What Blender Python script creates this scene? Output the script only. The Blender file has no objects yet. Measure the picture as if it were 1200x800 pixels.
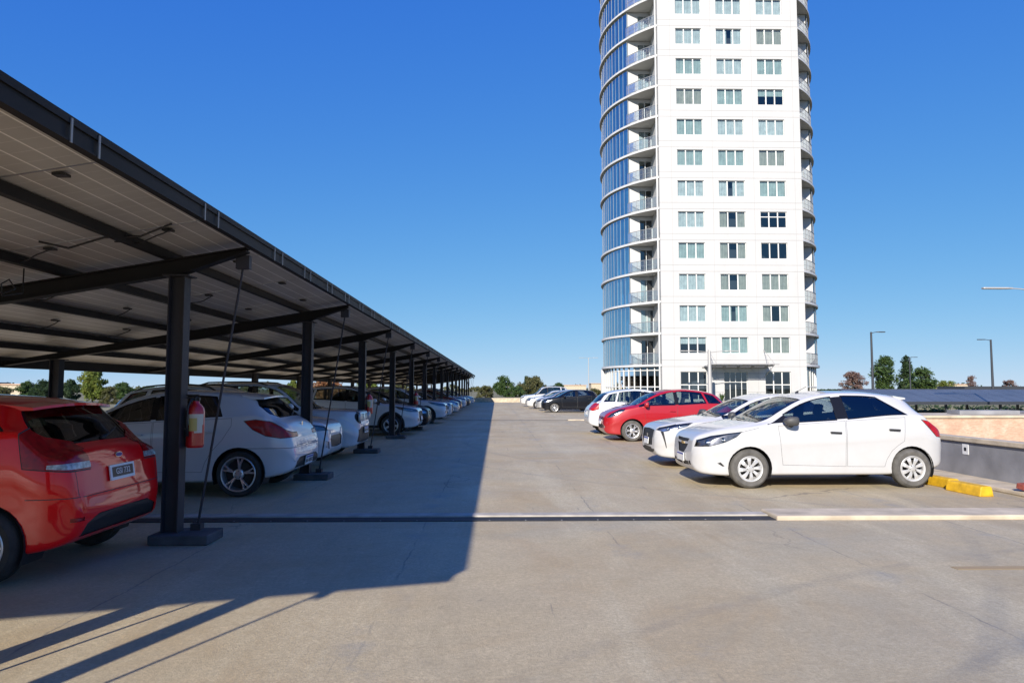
import bpy, bmesh, math, random
from mathutils import Vector, Matrix
from mathutils.bvhtree import BVHTree
R = math.radians
scene = bpy.context.scene
COL = scene.collection
random.seed(7)

# ------------------------------------------------------------------ helpers
def link(o, parent=None):
    COL.objects.link(o)
    if parent is not None:
        o.parent = parent
    return o

def tag(o, label=None, cat=None, group=None, kind=None):
    if label: o['label'] = label
    if cat: o['category'] = cat
    if group: o['group'] = group
    if kind: o['kind'] = kind
    return o

def empty(name, loc=(0, 0, 0), rz=0.0, parent=None):
    o = bpy.data.objects.new(name, None)
    o.empty_display_size = 0.2
    o.location = loc
    o.rotation_euler = (0, 0, rz)
    return link(o, parent)

def thing(name, label, cat, loc=(0, 0, 0), rz=0.0, group=None):
    return tag(empty(name, loc, rz), label, cat, group)

class MB:
    """collects simple shapes and links them as one mesh object"""
    def __init__(self):
        self.v = []; self.f = []; self.m = []
    def poly(self, pts, mi=0):
        n = len(self.v); self.v += [tuple(p) for p in pts]
        self.f.append(tuple(range(n, n + len(pts)))); self.m.append(mi); return self
    def box(self, x0, x1, y0, y1, z0, z1, mi=0, M=None):
        n = len(self.v)
        P = [(x0,y0,z0),(x1,y0,z0),(x1,y1,z0),(x0,y1,z0),(x0,y0,z1),(x1,y0,z1),(x1,y1,z1),(x0,y1,z1)]
        if M is not None: P = [tuple(M @ Vector(p)) for p in P]
        self.v += P
        for q in ((0,3,2,1),(4,5,6,7),(0,1,5,4),(1,2,6,5),(2,3,7,6),(3,0,4,7)):
            self.f.append(tuple(n+i for i in q)); self.m.append(mi)
        return self
    def prism(self, pts2, z0, z1, mi=0, mi_side=None, top=True):
        """pts2 counter-clockwise xy outline extruded in z"""
        n = len(self.v); k = len(pts2)
        self.v += [(p[0], p[1], z0) for p in pts2] + [(p[0], p[1], z1) for p in pts2]
        if top:
            self.f.append(tuple(range(n+k-1, n-1, -1))); self.m.append(mi)
            self.f.append(tuple(range(n+k, n+2*k))); self.m.append(mi)
        ms = mi if mi_side is None else mi_side
        for i in range(k):
            j = (i+1) % k
            self.f.append((n+i, n+j, n+k+j, n+k+i)); self.m.append(ms)
        return self
    def tube(self, pts, r, seg=8, mi=0, cap=True):
        pts = [Vector(p) for p in pts]
        rs = r if isinstance(r, (list, tuple)) else [r]*len(pts)
        n = len(self.v); up = Vector((0, 0, 1)); prev = None
        for i, p in enumerate(pts):
            d = (pts[min(i+1, len(pts)-1)] - pts[max(i-1, 0)])
            d = d.normalized() if d.length > 1e-9 else Vector((0, 0, 1))
            if prev is None:
                a = d.cross(up)
                if a.length < 1e-3: a = d.cross(Vector((1, 0, 0)))
                a.normalize()
            else:
                a = (prev - d * prev.dot(d))
                a = a.normalized() if a.length > 1e-6 else d.orthogonal().normalized()
            prev = a; b = d.cross(a)
            for k in range(seg):
                t = 2*math.pi*k/seg
                self.v.append(tuple(p + (a*math.cos(t) + b*math.sin(t))*rs[i]))
        for i in range(len(pts)-1):
            for k in range(seg):
                k2 = (k+1) % seg
                self.f.append((n+i*seg+k, n+i*seg+k2, n+(i+1)*seg+k2, n+(i+1)*seg+k)); self.m.append(mi)
        if cap:
            self.f.append(tuple(n+k for k in range(seg-1, -1, -1))); self.m.append(mi)
            e = n+(len(pts)-1)*seg
            self.f.append(tuple(e+k for k in range(seg))); self.m.append(mi)
        return self
    def lathe(self, prof, seg=24, axis='z', mi=0, o=(0, 0, 0), a0=0.0, a1=2*math.pi):
        """prof: list of (r, h)"""
        n = len(self.v); full = abs(a1-a0-2*math.pi) < 1e-6
        cnt = seg if full else seg+1
        for r, h in prof:
            for k in range(cnt):
                t = a0 + (a1-a0)*k/seg
                c, s = r*math.cos(t), r*math.sin(t)
                if axis == 'z': p = (o[0]+c, o[1]+s, o[2]+h)
                elif axis == 'y': p = (o[0]+c, o[1]+h, o[2]+s)
                else: p = (o[0]+h, o[1]+c, o[2]+s)
                self.v.append(p)
        for i in range(len(prof)-1):
            for k in range(seg):
                k2 = (k+1) % cnt
                self.f.append((n+i*cnt+k, n+i*cnt+k2, n+(i+1)*cnt+k2, n+(i+1)*cnt+k)); self.m.append(mi)
        return self
    def mesh(self, name, mats, smooth=False, fix=True, merge=0.0):
        me = bpy.data.meshes.new(name)
        me.from_pydata(self.v, [], self.f)
        for m in (mats if isinstance(mats, (list, tuple)) else [mats]): me.materials.append(m)
        me.polygons.foreach_set('material_index', self.m)
        if fix or merge:
            bm = bmesh.new(); bm.from_mesh(me)
            if merge: bmesh.ops.remove_doubles(bm, verts=bm.verts, dist=merge)
            if fix: bmesh.ops.recalc_face_normals(bm, faces=bm.faces)
            bm.to_mesh(me); bm.free()
        if smooth:
            me.polygons.foreach_set('use_smooth', [True]*len(me.polygons))
        me.update()
        return me
    def build(self, name, mats, parent=None, smooth=False, fix=True, merge=0.0, bevel=0.0, loc=None, sharp=None):
        o = bpy.data.objects.new(name, self.mesh(name, mats, smooth, fix, merge))
        link(o, parent)
        if loc is not None: o.location = loc
        if bevel:
            b = o.modifiers.new('bevel', 'BEVEL'); b.width = bevel; b.segments = 2; b.limit_method = 'ANGLE'; b.angle_limit = R(35)
        if sharp is not None:
            set_sharp(o.data, sharp)
        return o

def set_sharp(me, deg):
    bm = bmesh.new(); bm.from_mesh(me)
    for e in bm.edges:
        if len(e.link_faces) == 2 and e.calc_face_angle(0) > R(deg): e.smooth = False
    for f in bm.faces: f.smooth = True
    bm.to_mesh(me); bm.free()

def pchip(pts):
    xs = [p[0] for p in pts]; ys = [p[1] for p in pts]; n = len(xs)
    h = [xs[i+1]-xs[i] for i in range(n-1)]
    dl = [(ys[i+1]-ys[i])/h[i] for i in range(n-1)]
    d = [0.0]*n
    if n > 2:
        for i in range(1, n-1):
            if dl[i-1]*dl[i] > 0:
                w1 = 2*h[i]+h[i-1]; w2 = h[i]+2*h[i-1]
                d[i] = (w1+w2)/(w1/dl[i-1]+w2/dl[i])
        def end(h0, h1, d0, d1):
            e = ((2*h0+h1)*d0-h0*d1)/(h0+h1)
            if e*d0 <= 0: return 0.0
            if d0*d1 <= 0 and abs(e) > 3*abs(d0): return 3*d0
            return e
        d[0] = end(h[0], h[1], dl[0], dl[1]); d[-1] = end(h[-1], h[-2], dl[-1], dl[-2])
    else:
        d = [dl[0], dl[0]]
    def f(x):
        if x <= xs[0]: return ys[0]
        if x >= xs[-1]: return ys[-1]
        i = 0
        while x > xs[i+1]: i += 1
        t = (x-xs[i])/h[i]; t2 = t*t; t3 = t2*t
        return (2*t3-3*t2+1)*ys[i]+(t3-2*t2+t)*h[i]*d[i]+(-2*t3+3*t2)*ys[i+1]+(t3-t2)*h[i]*d[i+1]
    return f

def sstep(a, b, x):
    t = max(0.0, min(1.0, (x-a)/(b-a))); return t*t*(3-2*t)

# ------------------------------------------------------------------ materials
def new_mat(name):
    m = bpy.data.materials.new(name); m.use_nodes = True
    nt = m.node_tree; b = nt.nodes['Principled BSDF']
    return m, nt, b

def simple(name, col, rough=0.5, metal=0.0, spec=0.5, coat=0.0, var=0.0, vscale=3.0, bump=0.0, bscale=40.0):
    m, nt, b = new_mat(name)
    b.inputs['Base Color'].default_value = (*col, 1)
    b.inputs['Roughness'].default_value = rough
    b.inputs['Metallic'].default_value = metal
    b.inputs['Specular IOR Level'].default_value = spec
    b.inputs['Coat Weight'].default_value = coat
    b.inputs['Coat Roughness'].default_value = 0.04
    if var or bump:
        tc = nt.nodes.new('ShaderNodeTexCoord')
    if var:
        n = nt.nodes.new('ShaderNodeTexNoise'); n.inputs['Scale'].default_value = vscale; n.inputs['Detail'].default_value = 6
        nt.links.new(tc.outputs['Object'], n.inputs['Vector'])
        cr = nt.nodes.new('ShaderNodeMapRange'); cr.inputs['From Min'].default_value = .3; cr.inputs['From Max'].default_value = .7
        cr.inputs['To Min'].default_value = 1-var; cr.inputs['To Max'].default_value = 1+var
        nt.links.new(n.outputs['Fac'], cr.inputs['Value'])
        mx = nt.nodes.new('ShaderNodeVectorMath'); mx.operation = 'SCALE'; mx.inputs[0].default_value = col
        nt.links.new(cr.outputs['Result'], mx.inputs['Scale']); nt.links.new(mx.outputs['Vector'], b.inputs['Base Color'])
    if bump:
        n2 = nt.nodes.new('ShaderNodeTexNoise'); n2.inputs['Scale'].default_value = bscale; n2.inputs['Detail'].default_value = 4
        nt.links.new(tc.outputs['Object'], n2.inputs['Vector'])
        bp = nt.nodes.new('ShaderNodeBump'); bp.inputs['Strength'].default_value = bump; bp.inputs['Distance'].default_value = .01
        nt.links.new(n2.outputs['Fac'], bp.inputs['Height']); nt.links.new(bp.outputs['Normal'], b.inputs['Normal'])
    return m

def paint(name, col, metal=0.0, rough=0.32, dust=0.06, coat=1.0, spec=.5):
    """car paint: clear-coated, faint dust towards the sills, dark cloth on the inside of the shell"""
    m, nt, b = new_mat(name); N = nt.nodes; Lk = nt.links
    b.inputs['Metallic'].default_value = metal; b.inputs['Coat Weight'].default_value = 1.0
    b.inputs['Coat Roughness'].default_value = 0.03; b.inputs['Roughness'].default_value = rough
    tc = N.new('ShaderNodeTexCoord'); n = N.new('ShaderNodeTexNoise'); n.inputs['Scale'].default_value = 2.5; n.inputs['Detail'].default_value = 8; n.inputs['Roughness'].default_value = .65
    Lk.new(tc.outputs['Object'], n.inputs['Vector'])
    sp = N.new('ShaderNodeSeparateXYZ'); Lk.new(tc.outputs['Object'], sp.inputs[0])
    lo = N.new('ShaderNodeMapRange'); lo.inputs['From Min'].default_value = .75; lo.inputs['From Max'].default_value = .2
    lo.inputs['To Min'].default_value = .15; lo.inputs['To Max'].default_value = 1; Lk.new(sp.outputs['Z'], lo.inputs['Value'])
    mr = N.new('ShaderNodeMapRange'); mr.inputs['From Min'].default_value = .42; mr.inputs['From Max'].default_value = .75
    mr.inputs['To Max'].default_value = dust*4; Lk.new(n.outputs['Fac'], mr.inputs['Value'])
    mu = N.new('ShaderNodeMath'); mu.operation = 'MULTIPLY'; Lk.new(lo.outputs['Result'], mu.inputs[0]); Lk.new(mr.outputs['Result'], mu.inputs[1])
    mx = N.new('ShaderNodeMix'); mx.data_type = 'RGBA'; mx.inputs['A'].default_value = (*col, 1); mx.inputs['B'].default_value = (.30, .26, .21, 1)
    Lk.new(mu.outputs[0], mx.inputs['Factor'])
    geo = N.new('ShaderNodeNewGeometry'); mb = N.new('ShaderNodeMix'); mb.data_type = 'RGBA'
    Lk.new(geo.outputs['Backfacing'], mb.inputs['Factor']); Lk.new(mx.outputs['Result'], mb.inputs['A']); mb.inputs['B'].default_value = (.035, .035, .038, 1)
    Lk.new(mb.outputs['Result'], b.inputs['Base Color'])
    b.inputs['Specular IOR Level'].default_value = spec
    inv = N.new('ShaderNodeMath'); inv.operation = 'SUBTRACT'; inv.inputs[0].default_value = 1.0; Lk.new(geo.outputs['Backfacing'], inv.inputs[1])
    cw = N.new('ShaderNodeMath'); cw.operation = 'MULTIPLY'; cw.inputs[1].default_value = coat; Lk.new(inv.outputs[0], cw.inputs[0]); Lk.new(cw.outputs[0], b.inputs['Coat Weight'])
    if metal:
        im = N.new('ShaderNodeMath'); im.operation = 'MULTIPLY'; im.inputs[1].default_value = metal
        Lk.new(inv.outputs[0], im.inputs[0]); Lk.new(im.outputs[0], b.inputs['Metallic'])
    return m

def glass(name, tint, transp=0.8, rough=0.0, ior=1.5, base=(0.01, 0.012, 0.012)):
    """thin pane: fresnel reflection over tinted see-through"""
    m = bpy.data.materials.new(name); m.use_nodes = True; nt = m.node_tree; N = nt.nodes; Lk = nt.links
    N.remove(N['Principled BSDF']); out = N['Material Output']
    tr = N.new('ShaderNodeBsdfTransparent'); tr.inputs[0].default_value = (*[c*transp for c in tint], 1)
    gl = N.new('ShaderNodeBsdfGlossy'); gl.inputs['Roughness'].default_value = rough; gl.inputs[0].default_value = (1, 1, 1, 1)
    fr = N.new('ShaderNodeLayerWeight'); fr.inputs['Blend'].default_value = 0.28
    mr = N.new('ShaderNodeMapRange'); mr.inputs['To Min'].default_value = .09 if ior <= 1.5 else .10; mr.inputs['To Max'].default_value = .95 if ior <= 1.5 else .55
    Lk.new(fr.outputs['Fresnel'], mr.inputs['Value'])
    mx = N.new('ShaderNodeMixShader'); Lk.new(mr.outputs['Result'], mx.inputs[0]); Lk.new(tr.outputs[0], mx.inputs[1]); Lk.new(gl.outputs[0], mx.inputs[2])
    Lk.new(mx.outputs[0], out.inputs['Surface'])
    return m

M = {}
M['tyre'] = simple('tyre_rubber', (.035, .033, .031), .85, bump=.4, bscale=60, var=.35, vscale=9)
M['dusty_tyre'] = simple('dusty_tyre_rubber', (.10, .095, .088), .9, bump=.4, bscale=60, var=.3, vscale=9)
M['rim'] = simple('wheel_alloy', (.62, .62, .63), .34, .75, var=.15, vscale=6)
M['dull_rim'] = simple('wheel_cover_silver', (.52, .52, .52), .42, .35, var=.2, vscale=6)
M['brake'] = simple('brake_iron', (.05, .048, .045), .7, .4)
M['black_plastic'] = simple('black_plastic', (.018, .018, .019), .5, bump=.1, bscale=200)
M['trim'] = simple('gloss_black_trim', (.008, .008, .009), .25)
M['grey_plastic'] = simple('grey_plastic', (.06, .06, .062), .55)
M['gap'] = simple('panel_gap', (.05, .05, .05), .8)
M['chrome'] = simple('chrome', (.8, .8, .8), .12, 1.0)
M['gold'] = simple('gold_emblem', (.75, .5, .15), .25, .9)
M['blue_badge'] = simple('blue_badge', (.02, .05, .25), .3)
M['car_glass'] = glass('car_window_glass', (.74, .84, .80), .74)
M['dark_glass'] = glass('dark_tinted_window', (.6, .7, .66), .28)
M['lens'] = glass('lamp_lens', (1, 1, 1), .93)
M['red_lens'] = simple('red_lamp_lens', (.34, .004, .006), .25, spec=.3, coat=.35, var=.35, vscale=22)
M['clear_lens'] = simple('clear_reverse_lens', (.42, .41, .40), .35, .25, coat=.4, var=.5, vscale=30)
M['reflector'] = simple('lamp_reflector', (.55, .56, .58), .18, .9, var=.5, vscale=14)
M['dark_reflector'] = simple('dark_lamp_housing', (.10, .10, .12), .3, .6, var=.5, vscale=18)
M['seat'] = simple('seat_cloth', (.05, .05, .055), .9)
M['plate_white'] = simple('plate_white', (.75, .75, .74), .4)
M['plate_black'] = simple('plate_black', (.012, .012, .013), .4)
M['plate_blue'] = simple('plate_blue', (.03, .06, .35), .4)
M['mesh'] = simple('grille_mesh', (.02, .02, .021), .6, bump=1.0, bscale=90)

def steel(name, col, rough=.55):
    return simple(name, col, rough, .15, var=.25, vscale=2.2, bump=.06, bscale=120)
M['canopy_steel'] = simple('charcoal_painted_steel', (.014, .013, .013), .6, spec=.2, var=.25, vscale=2.2)
M['post_steel'] = simple('post_painted_steel', (.040, .037, .041), .6, spec=.3, var=.25, vscale=2.2, bump=.06, bscale=120)
M['galv'] = simple('galvanised_steel', (.45, .46, .47), .4, .8, var=.15)
M['alu'] = simple('aluminium_frame', (.6, .6, .6), .4, .8)
M['lamp_pole'] = simple('dark_lamp_pole', (.05, .055, .065), .5, .3)
M['lamp_pole_pale'] = simple('pale_lamp_pole', (.42, .41, .40), .5, .2)
# ------------------------------------------------------------------ cars
WHEEL_CACHE = {}
def wheel_data(rad, rr, w, style, dusty=False):
    key = (rad, rr, w, style, dusty)
    if key in WHEEL_CACHE: return WHEEL_CACHE[key]
    h = w/2
    t = MB()
    prof = [(rr-.012, h-.012), (rr+.004, h-.002), (rr+.03, h+.006), ((rad+rr)/2+.01, h+.010), (rad-.03, h-.002), (rad-.010, h-.018), (rad-.001, h-.045)]
    g = []
    for k in range(4):
        y = h-.055-(w-.11)*k/4
        g += [(rad, y), (rad, y-(w-.11)/4+.012), (rad-.007, y-(w-.11)/4+.010), (rad-.007, y-(w-.11)/4+.002)]
    prof = prof+g+[(rad-.001, -h+.045), (rad-.012, -h+.015), ((rad+rr)/2, -h-.006), (rr, -h+.01)]
    t.lathe(prof, 48, 'y')
    tyre = t.mesh('tyre', M['dusty_tyre' if dusty else 'tyre'], True)
    set_sharp(tyre, 40)
    r = MB()
    r.lathe([(rr+.004, h-.004), (rr-.004, h+.002), (rr-.016, h-.002), (rr-.024, h-.02), (rr-.03, h-.07), (rr-.05, -h+.03), (rr-.02, -h+.01)], 40, 'y', 0)
    r.lathe([(rr*.72, h-.10), (rr*.72, h-.085), (.05, h-.085)], 32, 'y', 1)
    r.lathe([(rr-.035, h-.115), (.02, h-.115)], 32, 'y', 2)
    # hub
    hub = .075 if style != 'cover' else .065
    r.lathe([(hub, h-.06), (hub, h-.018), (hub*.8, h-.008), (.028, h-.006), (.026, h-.002), (.001, h-.001)], 20, 'y', 0)
    for k in range(5):
        a = 2*math.pi*k/5+.3
        r.lathe([(.008, h-.005), (.007, h+.001), (.001, h+.001)], 6, 'y', 2, (.048*math.cos(a), 0, .048*math.sin(a)))
    def spoke(a, w0, w1, a2=None, r0=.05, y0=-.014, y1=-.008, th=.03):
        """a: angle at hub, a2: angle at the rim"""
        a2 = a if a2 is None else a2
        pts = []
        for q, (rad_, aa, ww, yy) in enumerate(((r0, a, w0, y0), ((r0+rr)/2, (a+a2)/2, (w0+w1)/2, y0+.008), (rr-.012, a2, w1, y1))):
            d = Vector((math.cos(aa), 0, math.sin(aa))); s = Vector((-math.sin(aa), 0, math.cos(aa)))
            c = d*rad_
            e = ww*.3
            pts.append([c-s*ww+Vector((0, h+yy-th, 0)), c-s*ww+Vector((0, h+yy-.008, 0)), c-s*(ww-e)+Vector((0, h+yy, 0)),
                        c+s*(ww-e)+Vector((0, h+yy, 0)), c+s*ww+Vector((0, h+yy-.008, 0)), c+s*ww+Vector((0, h+yy-th, 0))])
        for i in range(2):
            for k in range(5):
                r.poly([pts[i][k], pts[i][k+1], pts[i+1][k+1], pts[i+1][k]], 0)
    n = {'cover': 8, 'double5': 5, 'six': 6, 'multi': 11, 'five': 5, 'seven': 7}[style]
    for k in range(n):
        a = 2*math.pi*k/n + math.pi/2
        if style == 'double5':
            spoke(a, .012, .013, a+.16, .05); spoke(a, .012, .013, a-.16, .05)
        elif style == 'cover':
            spoke(a, .018, .038, a+.10, .05, -.006, -.012, .02)
        elif style == 'six':
            spoke(a, .02, .012, a+.2, .05); spoke(a, .02, .012, a-.2, .05)
        elif style == 'multi':
            spoke(a, .010, .009, a, .05)
        elif style == 'seven':
            spoke(a, .018, .02)
        else:
            spoke(a, .03, .04)
    if style == 'cover':
        r.lathe([(rr-.004, h-.012), (rr-.03, h-.010), (rr-.036, h-.03)], 40, 'y', 0)
    rim = r.mesh('rim', [M['dull_rim' if style == 'cover' else 'rim'], M['brake'], M['gap']], True, fix=True)
    set_sharp(rim, 35)
    WHEEL_CACHE[key] = (tyre, rim)
    return tyre, rim

def chaikin(p, it):
    for _ in range(it):
        q = [p[0]]
        for i in range(len(p)-1):
            a, b = p[i], p[i+1]
            if i > 0: q.append((a[0]*.75+b[0]*.25, a[1]*.75+b[1]*.25))
            if i < len(p)-2: q.append((a[0]*.25+b[0]*.75, a[1]*.25+b[1]*.75))
        q.append(p[-1]); p = q
    return p

def inside(poly, x, y):
    c = False; n = len(poly); j = n-1
    for i in range(n):
        xi, yi = poly[i]; xj, yj = poly[j]
        if (yi > y) != (yj > y) and x < (xj-xi)*(y-yi)/(yj-yi)+xi: c = not c
        j = i
    return c

def offset_poly(poly, d):
    """d > 0 grows the outline"""
    n = len(poly)
    A = sum(poly[i][0]*poly[(i+1) % n][1]-poly[(i+1) % n][0]*poly[i][1] for i in range(n))
    sg = 1 if A > 0 else -1
    out = []
    for i in range(n):
        p0, p1, p2 = poly[i-1], poly[i], poly[(i+1) % n]
        d1 = Vector((p1[0]-p0[0], p1[1]-p0[1])); d2 = Vector((p2[0]-p1[0], p2[1]-p1[1]))
        if d1.length < 1e-9 or d2.length < 1e-9: out.append(p1); continue
        d1.normalize(); d2.normalize()
        n1 = Vector((d1.y, -d1.x)); n2 = Vector((d2.y, -d2.x))
        b = n1+n2
        k = b.length_squared
        b = b*(2/k) if k > .3 else n1
        out.append((p1[0]+sg*d*b.x, p1[1]+sg*d*b.y))
    return out

def roundpoly(poly, it=2):
    """corner cutting on a closed outline"""
    for _ in range(it):
        q = []
        for i in range(len(poly)):
            a, b = poly[i], poly[(i+1) % len(poly)]
            q.append((a[0]*.82+b[0]*.18, a[1]*.82+b[1]*.18)); q.append((a[0]*.18+b[0]*.82, a[1]*.18+b[1]*.82))
        poly = q
    return poly

class Car:
    def __init__(self, S):
        self.S = S
        self.L, self.W = S['L'], S['W']
        self.top = pchip(S['top']); self.belt = pchip(S['belt']); self.bot = pchip(S['bot'])
        self.plan = pchip(S['plan']); self.roofw = pchip(S['roofw']); self.edrop = S.get('edrop', .045)
    def section(self, s):
        L = self.L; hw = self.W/2; pl = self.plan(s); zt = self.top(s)
        fa = self.S.get('bow', .12)*sstep(.4, 1.0, s)
        ra = self.S.get('rbow', .08)*sstep(.03, .4, L-s)
        ze = min(self.top(s-fa), self.top(s+ra), zt) - self.edrop*(.4+.6*sstep(0, .3, s)*sstep(0, .2, L-s))
        zbl = min(self.belt(s), ze-.035)
        zb = self.bot(s)
        if zbl < zb+.12: zbl = zb+.12
        if ze < zbl+.02: ze = zbl+.02
        if zt < ze+.01: zt = ze+.01
        wm = hw*pl; ws = wm*.955; wl = wm*.955; wr = min(hw*self.roofw(s), ws-.012)
        zm = zb+.58*(zbl-zb)
        cb = self.S.get('crease', .0)
        q = [(0, zb), (wl*.55, zb), (wl*.93, zb), (wl, zb+.02), (wl+.01, zb+.06), (wm*.975, zb+.35*(zbl-zb)), (wm*(1-cb*.012), zm-.03), (wm, zm+.035),
             (wm*.993, zm+.5*(zbl-zm)), (ws+.012, zbl-.022), (ws, zbl), (ws+.06*(wr-ws), zbl+.06*(ze-zbl)), (ws+.5*(wr-ws)+.012, zbl+.5*(ze-zbl)),
             (ws+.9*(wr-ws), zbl+.92*(ze-zbl)), (wr, ze), (wr-.045, ze+.35*(zt-ze)+.004), (wr*.72, ze+.70*(zt-ze)), (wr*.38, ze+.95*(zt-ze)), (0, zt)]
        return q
    def build_shell(self, hi):
        S = self.S; L = self.L; nst = 96 if hi == 2 else (64 if hi == 1 else 40); it = 2 if hi == 2 else 1
        ss = []
        for i in range(nst+1):
            u = i/nst; ss.append(L*(u-.62*math.sin(2*math.pi*u)/(2*math.pi)))
        bm = bmesh.new(); rings = []
        def ring(pts, x):
            half = [bm.verts.new((x, p[0], p[1])) for p in pts]
            oth = [bm.verts.new((x, -p[0], p[1])) for p in pts[1:-1]]
            return half + oth[::-1]
        secs = [chaikin(self.section(s), it) for s in ss]
        def cap(sec, s, sg, bulge):
            zc = (sec[0][1]+sec[-1][1])/2
            out = []
            for k in (.15, .38, .6, .8, .93):
                out.append(ring([(p[0]*k, zc+(p[1]-zc)*k) for p in sec], s+sg*bulge*(1-k*k)))
            return out, bm.verts.new((s+sg*bulge, 0, zc))
        fr, fc = cap(secs[0], 0, -1, S.get('nose_bulge', .02))
        rings += fr
        for s, sec in zip(ss, secs): rings.append(ring(sec, s))
        rr, rc = cap(secs[-1], L, 1, S.get('tail_bulge', .015))
        rings += rr[::-1]
        n = len(rings[0])
        for a, b in zip(rings[:-1], rings[1:]):
            for k in range(n):
                bm.faces.new((a[k], a[(k+1) % n], b[(k+1) % n], b[k]))
        for k in range(n):
            bm.faces.new((fc, rings[0][(k+1) % n], rings[0][k])); bm.faces.new((rc, rings[-1][k], rings[-1][(k+1) % n]))
        bmesh.ops.recalc_face_normals(bm, faces=bm.faces)
        for v in bm.verts: v.co.x -= L/2
        for f in bm.faces: f.smooth = True
        bm.normal_update()
        self.bm = bm
        self.bvh = BVHTree.FromBMesh(bm)
    def ysurf(self, s, z, sg=1):
        h = self.bvh.ray_cast(Vector((s-self.L/2, sg*3, z)), Vector((0, -sg, 0)))
        return h[0] if h[0] is not None else Vector((s-self.L/2, sg*self.W/2, z))
    def xsurf(self, y, z, sg=-1):
        h = self.bvh.ray_cast(Vector((sg*6, y, z)), Vector((-sg, 0, 0)))
        return h[0] if h[0] is not None else Vector((sg*self.L/2, y, z))
    def select(self, poly, view, pred):
        """cut the shell along an outline seen from the side / end / top; the faces inside it"""
        bm = self.bm; L2 = self.L/2
        if view == 'side':
            P = [(p[0]-L2, p[1]) for p in poly]; ia, ib = 0, 2
        elif view == 'end':
            P = list(poly); ia, ib = 1, 2
        else:
            P = [(p[0]-L2, p[1]) for p in poly]; ia, ib = 0, 1
        x0 = min(p[0] for p in P)-.002; x1 = max(p[0] for p in P)+.002; y0 = min(p[1] for p in P)-.002; y1 = max(p[1] for p in P)+.002
        def box(f):
            a = [v.co[ia] for v in f.verts]; b = [v.co[ib] for v in f.verts]
            return min(a), max(a), min(b), max(b)
        cand = {}
        for f in bm.faces:
            c = f.verts[0].co
            if c[ia] < x0-.3 or c[ia] > x1+.3 or c[ib] < y0-.3 or c[ib] > y1+.3 or not pred(f): continue
            b = box(f)
            if b[1] >= x0 and b[0] <= x1 and b[3] >= y0 and b[2] <= y1: cand[f] = b
        n = len(P)
        for i in range(n):
            p, q = P[i], P[(i+1) % n]
            ex = q[0]-p[0]; ey = q[1]-p[1]
            if ex*ex+ey*ey < 1e-10: continue
            a0, a1 = min(p[0], q[0])-.001, max(p[0], q[0])+.001; b0, b1 = min(p[1], q[1])-.001, max(p[1], q[1])+.001
            loc = []
            for f, b in cand.items():
                if b[1] >= a0 and b[0] <= a1 and b[3] >= b0 and b[2] <= b1:
                    # does the line really pass through this box?
                    d = [(u-p[0])*ey-(w-p[1])*ex for u in b[:2] for w in b[2:]]
                    if min(d) < 0 < max(d): loc.append(f)
            if not loc: continue
            co = [0, 0, 0]; no = [0, 0, 0]
            co[ia], co[ib] = p; no[ia], no[ib] = ey, -ex
            es = set(); vs = set()
            for f in loc: es.update(f.edges); vs.update(f.verts); del cand[f]
            r = bmesh.ops.bisect_plane(bm, geom=list(vs)+list(es)+loc, dist=1e-6, plane_co=co, plane_no=Vector(no).normalized())
            for f in loc:
                if f.is_valid: cand[f] = box(f)
            for g in r['geom']:
                if isinstance(g, bmesh.types.BMFace) and g.is_valid and g not in cand: cand[g] = box(g)
        out = []
        for f in cand:
            if not f.is_valid: continue
            c = f.calc_center_median()
            if inside(P, c[ia], c[ib]) and pred(f): out.append(f)
        return out
    def take(self, faces, name, mats, parent, inset=0.004, keep=False):
        """lift faces off the shell as a mesh of their own"""
        if not faces: return None
        vm = {}; vs = []; fs = []
        for f in faces:
            ids = []
            for v in f.verts:
                if v not in vm:
                    vm[v] = len(vs); vs.append(v.co - v.normal*inset)
                ids.append(vm[v])
            fs.append(ids)
        me = bpy.data.meshes.new(name); me.from_pydata([tuple(v) for v in vs], [], fs)
        for m in (mats if isinstance(mats, (list, tuple)) else [mats]): me.materials.append(m)
        me.polygons.foreach_set('use_smooth', [True]*len(me.polygons)); me.update()
        o = link(bpy.data.objects.new(name, me), parent)
        if not keep:
            bmesh.ops.delete(self.bm, geom=faces, context='FACES')
        return o

def text_obj(name, body, size, mat, parent, loc, rot, extrude=.001):
    cu = bpy.data.curves.new(name, 'FONT'); cu.body = body; cu.size = size; cu.align_x = 'CENTER'; cu.align_y = 'CENTER'; cu.extrude = extrude
    tmp = bpy.data.objects.new(name, cu); COL.objects.link(tmp)
    bpy.context.view_layer.update()
    me = bpy.data.meshes.new_from_object(tmp.evaluated_get(bpy.context.evaluated_depsgraph_get()))
    bpy.data.objects.remove(tmp); bpy.data.curves.remove(cu)
    me.materials.clear(); me.materials.append(mat)
    o = link(bpy.data.objects.new(name, me), parent); o.location = loc; o.rotation_euler = rot
    return o

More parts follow.
